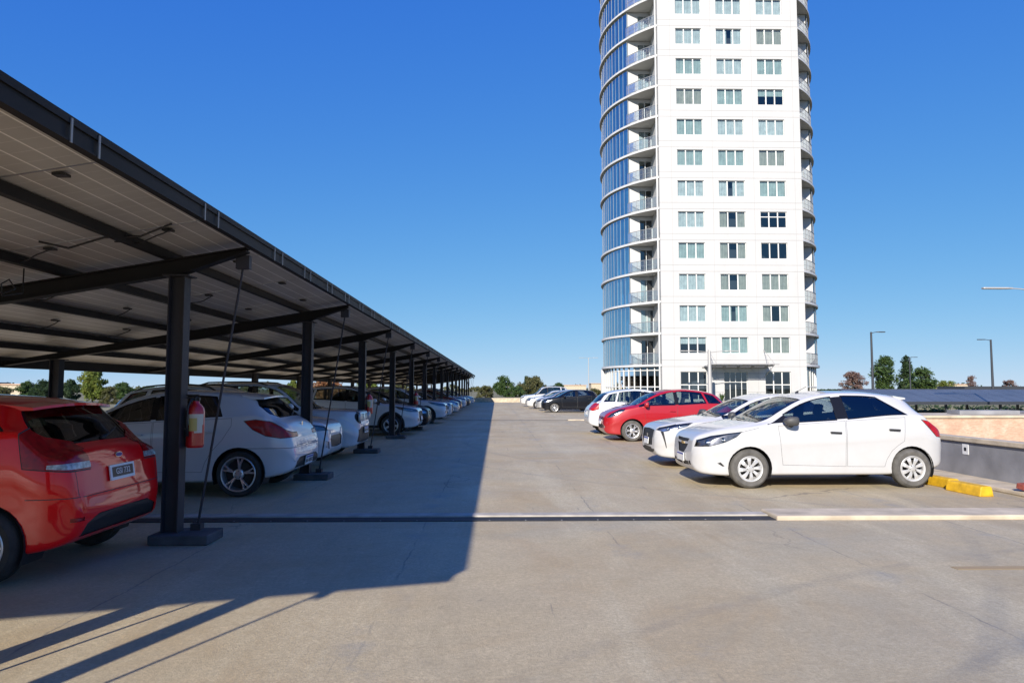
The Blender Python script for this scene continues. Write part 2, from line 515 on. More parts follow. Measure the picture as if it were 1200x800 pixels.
def build_car(name, label, S, loc, rz, body_mat, hi=2, plate=None, group='parked cars', cat='car'):
    """nose towards local -x; S describes the shape in metres from the nose"""
    root = thing(name, label, cat, loc, rz, group)
    C = Car(S); L = S['L']; W = S['W']; L2 = L/2
    C.build_shell(hi)
    bm = C.bm
    sf, sr, wr_, rr = S['sf'], S['sr'], S['wheel_r'], S['rim_r']
    arch = S.get('arch', wr_+.045)
    body_slots = [body_mat, M['gap'], M['trim'], M['black_plastic'], S.get('roof_mat', body_mat)]
    def side(sg, ymin=.3):
        return lambda f: f.calc_center_median().y*sg > ymin
    # wheel openings
    for sg in (1, -1):
        for s0 in (sf, sr):
            circ = [(s0+arch*math.cos(2*math.pi*k/28), wr_+.01+arch*math.sin(2*math.pi*k/28)) for k in range(28)]
            if S.get('cladding'):
                big = [(s0+(arch+.06)*math.cos(2*math.pi*k/28), wr_+.01+(arch+.06)*math.sin(2*math.pi*k/28)) for k in range(28)]
                for f in C.select(big, 'side', side(sg, W*.33)): f.material_index = 3
            fs = C.select(circ, 'side', side(sg, W*.30))
            bmesh.ops.delete(bm, geom=fs, context='FACES')
    # lower black parts
    if S.get('cladding'):
        for f in bm.faces:
            c = f.calc_center_median(); s = c.x+L2
            if c.z < C.bot(s)+.10 and abs(c.y) > W*.40 and sf+.3 < s < sr-.3: f.material_index = 3
    # doors
    zdo = lambda s: C.belt(s)
    for sg in (1, -1):
        for (outline) in S.get('doors', []):
            fs = C.select(outline, 'side', side(sg, W*.33))
            inn = offset_poly(outline, -.0045 if hi == 2 else -.009)
            d = C.select(inn, 'side', side(sg, W*.33))
            ds = set(d)
            fs = [f for f in C.select(outline, 'side', side(sg, W*.33)) if f not in ds]
            for f in fs: f.material_index = 1
            door = C.take([f for f in d if f.is_valid], 'door', body_slots, root, 0.0)
            if door is None: continue
            hs, hz = S['handles'][S['doors'].index(outline)] if S.get('handles') else (None, None)
            if hs and hi >= 1:
                p = C.ysurf(hs, hz, sg)
                h = MB(); m0 = 0
                h.box(-.085, .085, .014, .034, -.014, .014); h.box(-.085, -.06, -.01, .02, -.010, .010); h.box(.06, .085, -.01, .02, -.010, .010)
                ho = h.build('handle', body_mat if S.get('handle_paint') else M['black_plastic'], door, bevel=.006)
                ho.location = p; ho.rotation_euler = (0, R(S.get('handle_tilt', 3)), 0)
                if sg < 0: ho.scale = (1, -1, 1)
    # side glass
    def band(fr, bk, lo=.018, up=.040, n=8):
        (a0, a1), (b0, b1) = fr, bk
        def zt(s):
            q = C.section(s); return q[14][1]-up
        def zb(s): return C.belt(s)+lo
        P = []
        for k in range(n+1):
            s = a0+(b0-a0)*k/n; P.append((s, min(zb(s), zt(s)-.004)))
        T = []
        for k in range(n+1):
            s = b1+(a1-b1)*k/n; T.append((s, max(zt(s), zb(s)+.002)))
        return P+T
    for sg in (1, -1):
        for pl in S.get('pillars', []):
            for f in C.select(band(*pl), 'side', side(sg, W*.2)): f.material_index = 2
        for k, pn in enumerate(S['panes']):
            P = band(*pn)
            for f in C.select(offset_poly(P, .016), 'side', side(sg, W*.2)): f.material_index = 2
            g = C.select(P, 'side', side(sg, W*.2))
            C.take(g, 'window_glass', S.get('side_glass', M['car_glass']), root, .005)
    # windscreen
    s0, s1, bow = S['screen']
    def edge_y(s): return min(C.section(max(0, s))[14][0]-.055, W*.45)
    P = []
    ns = 8
    for k in range(ns+1):
        s = s0+.10+(s1-s0-.10)*k/ns; P.append((s, edge_y(s)))
    for k in range(1, 6):
        t = 1-2*k/6; P.append((s1-.05*(1-t*t), edge_y(s1)*t))
    for k in range(ns+1):
        s = s1+(s0+.10-s1)*k/ns; P.append((s, -edge_y(s)))
    for k in range(1, 8):
        t = -1+2*k/8; P.append((s0+.10-bow*(1-t*t), edge_y(s0+.10)*t))
    up = lambda f: f.normal.z > .2 and f.calc_center_median().z > .6
    for f in C.select(offset_poly(P, .018), 'top', up): f.material_index = 2
    C.take(C.select(P, 'top', up), 'windshield', M['car_glass'], root, .005)
    if hi >= 1:
        b = MB()
        for yy in (-.32, .18):
            pts = []
            for k in range(5):
                y = yy+.50*k/4-.06; s = s0+.10-bow*(1-(y/edge_y(s0+.1))**2)-.0+.05+.02*k
                z = C.top(s)-.02-.06*abs(y)**2
                h = C.bvh.ray_cast(Vector((s-L2, y, 3)), Vector((0, 0, -1)))
                pts.append(h[0]+Vector((-.012, 0, .012)))
            b.tube(pts, .009, 6)
        b.build('wiper', M['black_plastic'], root)
    # rear window
    def sym(h): return [(y, z) for y, z in h]+[(-y, z) for y, z in h[::-1]]
    back = lambda f: f.normal.x > .12 and f.calc_center_median().x > L2-1.25
    front = lambda f: f.normal.x < -.1 and f.calc_center_median().x < -L2+.9
    if S.get('rearwin'):
        P = sym(S['rearwin'])
        for f in C.select(offset_poly(P, .016), 'end', back): f.material_index = 2
        C.take(C.select(P, 'end', back), 'rear_window', S.get('rear_glass', M['dark_glass']), root, .005)
    # lamps
    for sg in (1, -1):
        if S.get('headlight'):
            P = S['headlight']; pr = side(sg, S.get('lamp_ymin', .36))
            fp = lambda f: pr(f) and f.calc_center_median().x < 0 and f.normal.z < .86
            for f in C.select(offset_poly(P, .008), 'side', fp): f.material_index = 1
            fs = C.select(P, 'side', fp)
            lens = C.take(fs, 'headlight', M['lens'], root, .001, keep=True)
            if lens:
                C.take(fs, 'reflector', M['dark_reflector'] if S.get('dark_lamp') else M['reflector'], lens, .035)
                if hi == 2:
                    for (bs, bz, br) in S.get('bulbs', []):
                        p = C.ysurf(bs, bz, sg); nrm = (Vector((-.75, .65*sg, .05))).normalized()
                        q = MB(); prof = [(br, 0.0), (br*.96, .006), (br*.80, -.004), (br*.62, -.006), (br*.55, .006), (br*.3, .016), (.001, .02)]
                        q.lathe(prof, 20, 'z')
                        bo = q.build('projector', M['chrome'], lens, smooth=True)
                        bo.rotation_euler = nrm.to_track_quat('Z', 'Y').to_euler(); bo.location = p - nrm*.032
            bmesh.ops.delete(bm, geom=[f for f in fs if f.is_valid], context='FACES')
        if S.get('taillight'):
            P = S['taillight']; pr = side(sg, S.get('tail_ymin', .4)); bp = lambda f: pr(f) and f.calc_center_median().x > 0
            for f in C.select(offset_poly(P, .008), 'side', bp): f.material_index = 1
            fs = C.select(P, 'side', bp)
            if S.get('reverse'):
                fs2 = C.select(S['reverse'], 'side', bp)
                rv = C.take(fs2, 'reverse_light', M['clear_lens'], root, -.003)
                fs = C.select(P, 'side', bp)
            C.take(fs, 'taillight', M['red_lens'], root, -.004)
        for (nm, mt, P) in S.get('side_marks', []):
            fs = C.select(P, 'side', side(sg, .3))
            C.take(fs, nm, M[mt], root, .004)
    # front and rear inserts
    for (nm, mt, P, both) in S.get('front', []):
        for q in ([P, [(-y, z) for y, z in P]] if both else [sym(P)]):
            C.take(C.select(q, 'end', front), nm, M[mt], root, .012)
    for (nm, mt, P, both) in S.get('rear', []):
        for q in ([P, [(-y, z) for y, z in P]] if both else [sym(P)]):
            rearp = lambda f: f.normal.x > .1 and f.calc_center_median().x > L2-.5
            C.take(C.select(q, 'end', rearp), nm, M[mt], root, S.get('rear_inset', .006))
    for P in S.get('rear_lines', []):
        for q in (P, [(-y, z) for y, z in P]):
            for f in C.select(q, 'end', lambda f: f.normal.x > .1 and f.calc_center_median().x > L2-.6): f.material_index = 1
    if S.get('rearwin') and hi == 2:
        zb_ = S['rearwin'][0][1]; pts = []
        for k in range(6):
            t = k/5; h = C.xsurf(.02+.36*t, zb_+.015+.075*t, 1); pts.append(h+Vector((.014, 0, .004)))
        q = MB(); q.tube(pts, [.016, .011, .009, .009, .009, .007], 6); q.tube([pts[0]-Vector((.03, 0, 0)), pts[0]+Vector((.006, 0, 0))], .022, 10)
        q.build('rear_wiper', M['black_plastic'], root, smooth=True)
    for (P, mi) in S.get('rear_tint', []):
        for f in C.select(P, 'side', lambda f: f.calc_center_median().x > L2-1): f.material_index = mi
    for (P, mi) in S.get('front_tint', []):
        for f in C.select(P, 'side', lambda f: f.calc_center_median().x < -L2+1): f.material_index = mi
    # body shell
    me = bpy.data.meshes.new('body'); bm.to_mesh(me)
    for m in body_slots: me.materials.append(m)
    body = link(bpy.data.objects.new('body', me), root)
    if S.get('spoiler'):
        a, z0, b_, z1 = S['spoiler']; hw = C.section(a)[14][0]-.02
        q = MB(); n = 10
        rows = []
        for k in range(n+1):
            t = -1+2*k/n; y = hw*t; dz = -.03*t*t; e = .05*t*t
            rows.append([(a, y, z0+dz-.01), (b_-e, y, z1+dz), (b_-e+.004, y, z1+dz-.022), (a+.06, y, z0+dz-.075)])
        for r0, r1 in zip(rows[:-1], rows[1:]):
            for i in range(4):
                q.poly([r0[i], r0[(i+1) % 4], r1[(i+1) % 4], r1[i]])
        q.poly(rows[0]); q.poly(rows[-1])
        so = q.build('spoiler', [body_mat], root, merge=1e-5); so.location = (-L2, 0, 0); set_sharp(so.data, 50)
    if S.get('rails'):
        a, b_ = S['rails']
        for sg in (1, -1):
            q = MB(); pts = []
            for k in range(9):
                s_ = a+(b_-a)*k/8; h = C.section(s_)[14]
                pts.append((s_-L2, sg*(h[0]-.04), h[1]+(.045 if 0 < k < 8 else .0)+.012))
            q.tube(pts, .016, 8); q.build('roof_rail', M['black_plastic'], root, smooth=True)
    if S.get('antenna'):
        s_, ln = S['antenna']; z = C.top(s_)
        q = MB(); q.tube([(s_-L2, 0, z-.005), (s_-L2+.03, 0, z+.03)], [.03, .012], 8)
        q.tube([(s_-L2+.03, 0, z+.03), (s_-L2+.03+ln*.8, 0, z+ln*.6)], .004, 6)
        q.build('antenna', M['black_plastic'], root)
    # wheel wells and floor pan
    for sg in (1, -1):
        for s0 in (sf, sr):
            b = MB()
            y1 = abs(C.ysurf(s0, wr_+arch+.05, sg).y)-.012; y0 = W/2-.33
            yo = min(y1, W/2-.03)
            n = 18; A0 = R(-25); A1 = R(205)
            for k in range(n):
                a = A0+(A1-A0)*k/n; a2 = A0+(A1-A0)*(k+1)/n; ar = arch+.004
                p = lambda a, y: (s0-L2+ar*math.cos(a), sg*y, wr_+.01+ar*math.sin(a))
                b.poly([p(a, y0), p(a2, y0), p(a2, yo), p(a, yo)])
                b.poly([p(a, y0), p(a2, y0), (s0-L2, sg*y0, wr_)])
            b.build('wheel_well', M['black_plastic'], root, fix=False, merge=1e-4)
    bm.free()
    # mirrors
    if hi >= 1 and S.get('mirror'):
        ms, mz = S['mirror']
        for sg in (1, -1):
            p = C.ysurf(ms, mz-.03, sg)
            q = MB(); hv = S.get('mirror_size', (.09, .115, .078))
            q.lathe([(.001, -1), (.5, -.92), (.85, -.55), (1, 0), (.88, .55), (.55, .9), (.001, 1)], 14, 'z')
            mo = q.build('side_mirror', [M['grey_plastic'] if S.get('mirror_black') else body_mat], root, smooth=True)
            for v in mo.data.vertices:
                c = v.co
                for i_ in range(3): c[i_] = math.copysign(abs(c[i_])**.62, c[i_])
                c.x += .25*abs(c.z)*(1 if c.x < 0 else 0)
                c.x = (c.x*hv[0] if c.x < 0 else c.x*hv[0]*.55); c.y *= hv[1]; c.z *= hv[2]
            mo.location = p+Vector((-.0, sg*.125, .045)); mo.rotation_euler = (0, 0, R(8)*sg)
            q = MB(); q.tube([(0, -sg*.145, -.075), (0, -sg*.08, -.055), (0, -sg*.02, -.03)], [.04, .036, .045], 8)
            q.build('mirror_arm', M['black_plastic'], mo, smooth=True)
    # wheels
    wd = S.get('tyre_w', .19)
    tyre, rim = wheel_data(wr_, rr, wd, S['style'], S.get('dusty', False))
    for sg in (1, -1):
        for s0 in (sf, sr):
            w = empty('wheel', (s0-L2, sg*(W/2-wd/2-.028), wr_), 0 if sg > 0 else math.pi, root)
            w.rotation_euler = (0, R(random.uniform(0, 360)), 0 if sg > 0 else math.pi)
            link(bpy.data.objects.new('tyre', tyre), w); link(bpy.data.objects.new('rim', rim), w)
    # cabin
    if hi >= 1:
        cs = S['cabin']   # (front seat s, rear seat s, seat base z)
        for sg in (1, -1):
            q = MB()
            q.box(cs[0]-.26, cs[0]+.22, -.24, .24, cs[2], cs[2]+.14)
            Mt = Matrix.Translation((cs[0]+.20, 0, cs[2]+.10)) @ Matrix.Rotation(R(16), 4, 'Y')
            q.box(-.06, .06, -.23, .23, 0, .58, M=Mt)
            q.box(-.045, .035, -.13, .13, .61, .80, M=Mt)
            o = q.build('seat', M['seat'], root, bevel=.04); o.location = (-L2, sg*.36, 0)
        q = MB(); q.box(cs[1]-.30, cs[1]+.15, -.62, .62, cs[2], cs[2]+.14)
        Mt = Matrix.Translation((cs[1]+.14, 0, cs[2]+.10)) @ Matrix.Rotation(R(18), 4, 'Y')
        q.box(-.06, .06, -.62, .62, 0, .52, M=Mt)
        for yy in (-.36, .36): q.box(-.04, .03, yy-.12, yy+.12, .53, .68, M=Mt)
        o = q.build('rear_seat', M['seat'], root, bevel=.04); o.location = (-L2, 0, 0)
        q = MB(); ds = s0_ = S['screen'][0]
        q.box(ds+.06, ds+.50, -.60, .60, C.belt(ds+.3)-.22, C.belt(ds+.3)-.035)
        o = q.build('dashboard', M['seat'], root, bevel=.05); o.location = (-L2, 0, 0)
        if hi == 2:
            q = MB(); ring = [(.18*math.cos(2*math.pi*k/20), .18*math.sin(2*math.pi*k/20), 0) for k in range(21)]
            q.tube(ring, .014, 6, cap=False); q.tube([(-.17, 0, 0), (.17, 0, 0)], .012, 6); q.tube([(0, 0, 0), (0, -.17, 0)], .012, 6)
            o = q.build('steering_wheel', M['black_plastic'], root, smooth=True)
            o.location = (ds+.60-L2, -.36 if True else .36, C.belt(ds+.3)-.06); o.rotation_euler = (0, R(-62), 0)
    # plates
    for where in ('front', 'rear'):
        pz = S.get(where+'_plate')
        if not pz: continue
        sg = -1 if where == 'front' else 1
        p = C.xsurf(0, pz, sg); p2 = C.xsurf(0, pz+.05, sg)
        tilt = math.atan2((p2.x-p.x)*sg, .05)
        q = MB(); q.box(-.006, .006, -.20, .20, -.065, .065, 0)
        old = S.get('old_plate')
        q.box(.0065, .008, -.172, .172, -.040, .046, 1) if old else q.box(.0065, .008, -.19, .19, .035, .058, 1)
        po = q.build('license_plate', [M['plate_white'], M['plate_black'] if old else M['plate_blue']], root)
        po.location = (p.x+sg*.016, 0, pz); po.rotation_euler = (0, tilt, 0 if sg > 0 else math.pi)
        if plate and hi >= 1:
            text_obj('plate_lettering', plate, .088 if not old else .074, M['plate_white'] if old else M['plate_black'], po, (.010, 0, -.012 if not old else .003), (R(90), 0, R(90)))
    return root, C
# ------------------------------------------------------------------ the shapes of the cars
def circ(y, z, r, n=18): return [(y+r*math.cos(2*math.pi*k/n), z+r*math.sin(2*math.pi*k/n)) for k in range(n)]
PLAN = lambda L: [(0, .66), (.02, .71), (.06, .78), (.14, .86), (.28, .925), (.5, .965), (.8, .99), (1.2, 1.0), (L-1.2, 1.0), (L-.8, .985), (L-.5, .965), (L-.28, .94), (L-.12, .885), (L-.05, .83), (L-.015, .77), (L, .72)]
def base(L, W, sf, sr, wr, rr, top, belt, bot=None, **k):
    S = dict(L=L, W=W, sf=sf, sr=sr, wheel_r=wr, rim_r=rr, top=top, belt=belt,
             bot=bot or [(0, .34), (.04, .26), (.15, .21), (.5, .185), (1.3, .195), (L-1.0, .20), (L-.5, .24), (L-.2, .29), (L-.04, .36), (L, .43)],
             plan=PLAN(L), style='five', cabin=(sf+1.22, sr-.42, .40))
    S.update(k); return S

ONIX = base(3.93, 1.705, .83, 3.358, .300, .195,
    [(0, .58), (.012, .68), (.04, .76), (.16, .845), (.45, .94), (.8, 1.015), (1.0, 1.06), (1.28, 1.21), (1.62, 1.38), (1.92, 1.46), (2.3, 1.495), (2.7, 1.492), (3.05, 1.465), (3.34, 1.42), (3.48, 1.36), (3.62, 1.23), (3.73, 1.09), (3.82, .99), (3.88, .90), (3.918, .76), (3.93, .60)],
    [(0, .56), (.3, .78), (.7, .89), (1.1, .965), (2.3, 1.045), (3.25, 1.12), (3.5, 1.12), (3.8, .98), (3.93, .7)],
    roofw=[(0, .62), (.3, .80), (.8, .87), (1.1, .865), (1.5, .80), (1.9, .735), (2.4, .715), (3.0, .70), (3.4, .68), (3.7, .72), (3.93, .66)],
    crease=1.0, style='cover', dusty=True, tyre_w=.185, arch=.335,
    panes=[((1.44, 1.40), (2.19, 2.17)), ((2.38, 2.35), (3.28, 2.90))], pillars=[((2.18, 2.16), (2.39, 2.36)), ((1.12, 1.12), (1.46, 1.42))],
    screen=(.88, 1.70, .16),
    doors=[[(1.33, .36), (2.315, .335), (2.322, 1.035), (1.27, .958)], [(2.334, .335), (2.92, .33), (2.955, .44), (3.04, .57), (3.14, .655), (3.24, .72), (3.27, 1.09), (2.334, 1.036)]],
    handles=[(2.16, .855), (3.08, .895)], mirror=(1.46, 1.02), mirror_black=True, mirror_size=(.15, .10, .072),
    headlight=[(.04, .635), (.07, .725), (.26, .795), (.50, .835), (.70, .86), (.62, .79), (.45, .71), (.22, .645)],
    bulbs=[(.17, .69, .055), (.40, .735, .045)], dark_lamp=True, lamp_ymin=.40,
    taillight=[(3.54, 1.045), (3.66, 1.02), (3.78, .94), (3.93, .82), (3.93, .77), (3.78, .79)], tail_ymin=.45,
    front=[('grille', 'mesh', [(0, .675), (.29, .685), (.33, .735), (0, .73)], False), ('lower_grille', 'mesh', [(0, .50), (.15, .505), (.31, .65), (0, .638)], False),
           ('bumper_intake', 'black_plastic', [(.05, .31), (.36, .325), (.38, .385), (.05, .37)], True), ('bumper_vent', 'black_plastic', [(.40, .33), (.50, .34), (.46, .40), (.40, .39)], True)],
    side_marks=[('fog_slot', 'black_plastic', [(.33, .385), (.38, .40), (.44, .34), (.41, .335)])],
    front_tint=[([(.70, .862), (1.08, .955), (1.08, .949), (.70, .856)], 1)],
    rearwin=[(0, 1.08), (.50, 1.09), (.60, 1.16), (.52, 1.37), (0, 1.385)], front_plate=.43, rear_plate=.80, antenna=(1.92, .17), spoiler=(3.22, 1.455, 3.47, 1.415))

P208 = base(4.055, 1.745, .85, 3.39, .31, .22,
    [(0, .60), (.015, .69), (.05, .77), (.16, .84), (.5, .92), (.95, .985), (1.2, 1.03), (1.55, 1.21), (1.9, 1.365), (2.25, 1.435), (2.65, 1.435), (3.1, 1.40), (3.45, 1.345), (3.6, 1.26), (3.75, 1.12), (3.87, 1.01), (3.96, .94), (4.02, .82), (4.055, .65)],
    [(0, .58), (.3, .78), (.7, .88), (1.15, .965), (2.3, 1.03), (3.2, 1.09), (3.6, 1.08), (3.9, .95), (4.055, .7)],
    roofw=[(0, .62), (.3, .82), (.8, .87), (1.2, .86), (1.6, .79), (2.0, .73), (2.6, .71), (3.3, .69), (3.7, .72), (4.055, .66)],
    style='five', panes=[((1.30, 1.30), (2.28, 2.25)), ((2.38, 2.34), (3.25, 3.0))], pillars=[((2.27, 2.24), (2.39, 2.35))], screen=(1.08, 1.84, .16),
    doors=[[(1.38, .36), (2.33, .335), (2.34, 1.02), (1.36, .965)], [(2.352, .335), (2.95, .33), (3.0, .46), (3.1, .60), (3.22, .69), (3.27, 1.07), (2.352, 1.02)]],
    handles=[(2.18, .85), (3.08, .89)], mirror=(1.42, 1.00), mirror_black=True,
    headlight=[(.05, .735), (.10, .775), (.40, .845), (.74, .895), (.58, .81), (.34, .745), (.14, .705)], bulbs=[(.20, .755, .035), (.40, .79, .035)], lamp_ymin=.38,
    taillight=[(3.55, .98), (4.055, .96), (4.055, .84), (3.62, .85)],
    front=[('grille', 'mesh', [(0, .41), (.42, .43), (.47, .73), (0, .745)], False), ('bumper_intake', 'black_plastic', [(0, .27), (.34, .275), (.55, .335), (.55, .36), (.36, .35), (.30, .385), (0, .38)], False)],
    side_marks=[('daytime_light_slot', 'black_plastic', [(.105, .70), (.15, .71), (.20, .40), (.19, .385)])],
    rearwin=[(0, 1.07), (.5, 1.08), (.6, 1.14), (.5, 1.32), (0, 1.34)], front_plate=.50, rear_plate=.70, spoiler=(3.3, 1.385, 3.58, 1.355))

C3 = base(3.94, 1.73, .80, 3.27, .305, .205,
    [(0, .60), (.015, .69), (.06, .78), (.18, .87), (.4, .96), (.7, 1.045), (.92, 1.11), (1.25, 1.30), (1.6, 1.445), (2.0, 1.525), (2.35, 1.54), (2.75, 1.515), (3.1, 1.46), (3.35, 1.39), (3.5, 1.30), (3.64, 1.15), (3.76, 1.02), (3.86, .92), (3.92, .78), (3.94, .62)],
    [(0, .58), (.3, .82), (.7, .95), (1.0, 1.02), (2.2, 1.055), (3.1, 1.10), (3.5, 1.09), (3.8, .95), (3.94, .7)],
    roofw=[(0, .60), (.3, .80), (.7, .86), (1.0, .85), (1.4, .78), (1.9, .72), (2.5, .70), (3.1, .68), (3.5, .68), (3.94, .64)],
    style='six', dusty=True, panes=[((1.02, 1.02), (2.06, 2.04)), ((2.18, 2.15), (2.98, 2.88)), ((3.07, 2.98), (3.42, 3.24))], pillars=[((2.05, 2.03), (2.19, 2.16))], screen=(.80, 1.55, .18),
    doors=[[(1.25, .37), (2.12, .345), (2.125, 1.045), (1.12, 1.01)], [(2.137, .345), (2.82, .34), (2.88, .47), (2.98, .60), (3.03, .68), (3.06, 1.08), (2.137, 1.045)]],
    handles=[(1.98, .88), (2.90, .92)], handle_paint=True, mirror=(1.22, 1.06),
    headlight=[(.09, .70), (.20, .80), (.42, .91), (.66, .99), (.56, .89), (.36, .78), (.18, .70)], bulbs=[(.26, .78, .05)], lamp_ymin=.38,
    taillight=[(3.58, 1.10), (3.70, 1.06), (3.90, .92), (3.94, .80), (3.70, .78), (3.60, .90)],
    front=[('grille', 'mesh', [(0, .36), (.42, .37), (.46, .48), (0, .50)], False), ('upper_grille', 'mesh', [(0, .635), (.34, .64), (.30, .675), (0, .67)], False), ('fog_light', 'clear_lens', circ(.56, .42, .045), True)],
    rearwin=[(0, 1.08), (.50, 1.09), (.60, 1.16), (.52, 1.37), (0, 1.39)], front_plate=.55, rear_plate=.72)

FIESTA = base(3.97, 1.722, .80, 3.29, .298, .20,
    [(0, .60), (.015, .68), (.06, .76), (.2, .84), (.5, .92), (.9, 1.0), (1.12, 1.05), (1.5, 1.25), (1.85, 1.41), (2.2, 1.475), (2.55, 1.482), (2.95, 1.465), (3.3, 1.43), (3.44, 1.395), (3.54, 1.31), (3.66, 1.18), (3.77, 1.075), (3.84, 1.035), (3.885, .985), (3.915, .89), (3.94, .73), (3.96, .66), (3.97, .58)],
    [(0, .58), (.3, .80), (.7, .90), (1.1, .99), (2.2, 1.08), (3.2, 1.18), (3.5, 1.19), (3.7, 1.12), (3.85, 1.0), (3.97, .7)],
    bot=[(0, .34), (.04, .26), (.15, .21), (.5, .185), (1.3, .195), (2.9, .20), (3.5, .22), (3.8, .27), (3.93, .34), (3.97, .43)],
    roofw=[(0, .62), (.3, .82), (.8, .87), (1.15, .86), (1.6, .78), (2.0, .73), (2.6, .71), (3.2, .69), (3.45, .68), (3.6, .72), (3.97, .68)],
    crease=1.6, rbow=.05, style='multi', tyre_w=.195,
    panes=[((1.26, 1.26), (2.22, 2.2)), ((2.33, 2.3), (2.98, 2.92)), ((3.06, 3.0), (3.38, 3.16))], pillars=[((2.21, 2.19), (2.34, 2.31))], screen=(1.0, 1.78, .16), side_glass=M['dark_glass'],
    doors=[[(1.35, .36), (2.27, .335), (2.28, 1.06), (1.31, .99)], [(2.292, .335), (2.86, .33), (2.90, .45), (3.0, .58), (3.1, .66), (3.14, 1.15), (2.292, 1.065)]],
    handles=[(2.1, .90), (2.98, .96)], handle_paint=True, mirror=(1.36, 1.05),
    headlight=[(.10, .72), (.3, .80), (.6, .90), (.85, .96), (.6, .84), (.3, .74)], lamp_ymin=.4,
    taillight=[(3.53, 1.255), (3.58, 1.275), (3.72, 1.14), (3.84, 1.03), (3.93, .955), (3.96, .90), (3.96, .865), (3.60, .905)], tail_ymin=.43,
    reverse=[(3.76, .925), (3.96, .935), (3.96, .878), (3.76, .895)],
    rearwin=[(0, 1.075), (.42, 1.085), (.60, 1.13), (.66, 1.19), (.55, 1.355), (0, 1.385)], rear_glass=M['dark_glass'],
    rear=[('bumper_diffuser', 'black_plastic', [(0, .34), (.60, .34), (.56, .44), (.40, .50), (0, .505)], False), ('reflector', 'red_lens', [(.60, .47), (.70, .47), (.70, .50), (.60, .50)], True)],
    front=[('grille', 'mesh', [(0, .32), (.5, .34), (.4, .55), (0, .56)], False)],
    rear_tint=[([(3.62, .665), (3.95, .665), (3.95, .658), (3.62, .658)], 1)],
    rear_lines=[[(.635, .67), (.642, .67), (.655, .90), (.648, .90)], [(.0, .655), (.6, .655), (.6, .662), (0, .662)]],
    rear_plate=.80, old_plate=True, spoiler=(3.18, 1.445, 3.555, 1.40))

P308 = base(4.276, 1.815, .88, 3.53, .322, .246,
    [(0, .60), (.015, .69), (.06, .77), (.2, .85), (.5, .93), (.9, 1.0), (1.1, 1.05), (1.5, 1.26), (1.85, 1.41), (2.2, 1.49), (2.6, 1.51), (3.0, 1.50), (3.4, 1.465), (3.65, 1.415), (3.80, 1.34), (3.93, 1.21), (4.03, 1.11), (4.12, 1.05), (4.19, .96), (4.235, .84), (4.255, .74), (4.276, .62)],
    [(0, .58), (.3, .80), (.7, .91), (1.1, 1.0), (2.3, 1.07), (3.3, 1.13), (3.7, 1.15), (3.95, 1.08), (4.15, .93), (4.276, .7)],
    roofw=[(0, .62), (.3, .82), (.8, .87), (1.1, .86), (1.5, .79), (2.0, .73), (2.6, .71), (3.3, .69), (3.7, .67), (3.95, .70), (4.276, .66)],
    style='double5', tyre_w=.215, panes=[((1.22, 1.22), (2.26, 2.24)), ((2.36, 2.33), (3.26, 3.12))], pillars=[((2.25, 2.23), (2.37, 2.34))], screen=(.95, 1.78, .18), side_glass=M['dark_glass'],
    doors=[[(1.33, .38), (2.30, .35), (2.31, 1.055), (1.28, 1.0)], [(2.322, .35), (3.02, .35), (3.06, .48), (3.14, .62), (3.3, .80), (3.42, 1.0), (3.42, 1.11), (2.322, 1.06)]],
    handles=[(2.1, .88), (3.13, .92)], handle_paint=True, mirror=(1.36, 1.07),
    headlight=[(.10, .72), (.3, .80), (.6, .90), (.9, .97), (.6, .84), (.3, .74)],
    taillight=[(3.60, 1.065), (3.75, 1.085), (3.92, 1.06), (4.08, .98), (4.24, .87), (4.25, .835), (4.10, .825), (3.90, .86), (3.72, .95)], tail_ymin=.40,
    rearwin=[(0, 1.115), (.50, 1.12), (.60, 1.17), (.62, 1.27), (.52, 1.385), (0, 1.415)], rear_glass=M['dark_glass'],
    rear=[('bumper_diffuser', 'black_plastic', [(0, .38), (.62, .38), (.60, .47), (.45, .53), (0, .535)], False)],
    rear_tint=[([(3.55, .685), (4.28, .685), (4.28, .678), (3.55, .678)], 1)],
    front=[('grille', 'mesh', [(0, .3), (.5, .32), (.45, .55), (0, .56)], False)], rear_lines=[[(0, .70), (.55, .70), (.55, .707), (0, .707)]], rear_plate=.455, spoiler=(3.45, 1.475, 3.83, 1.425))

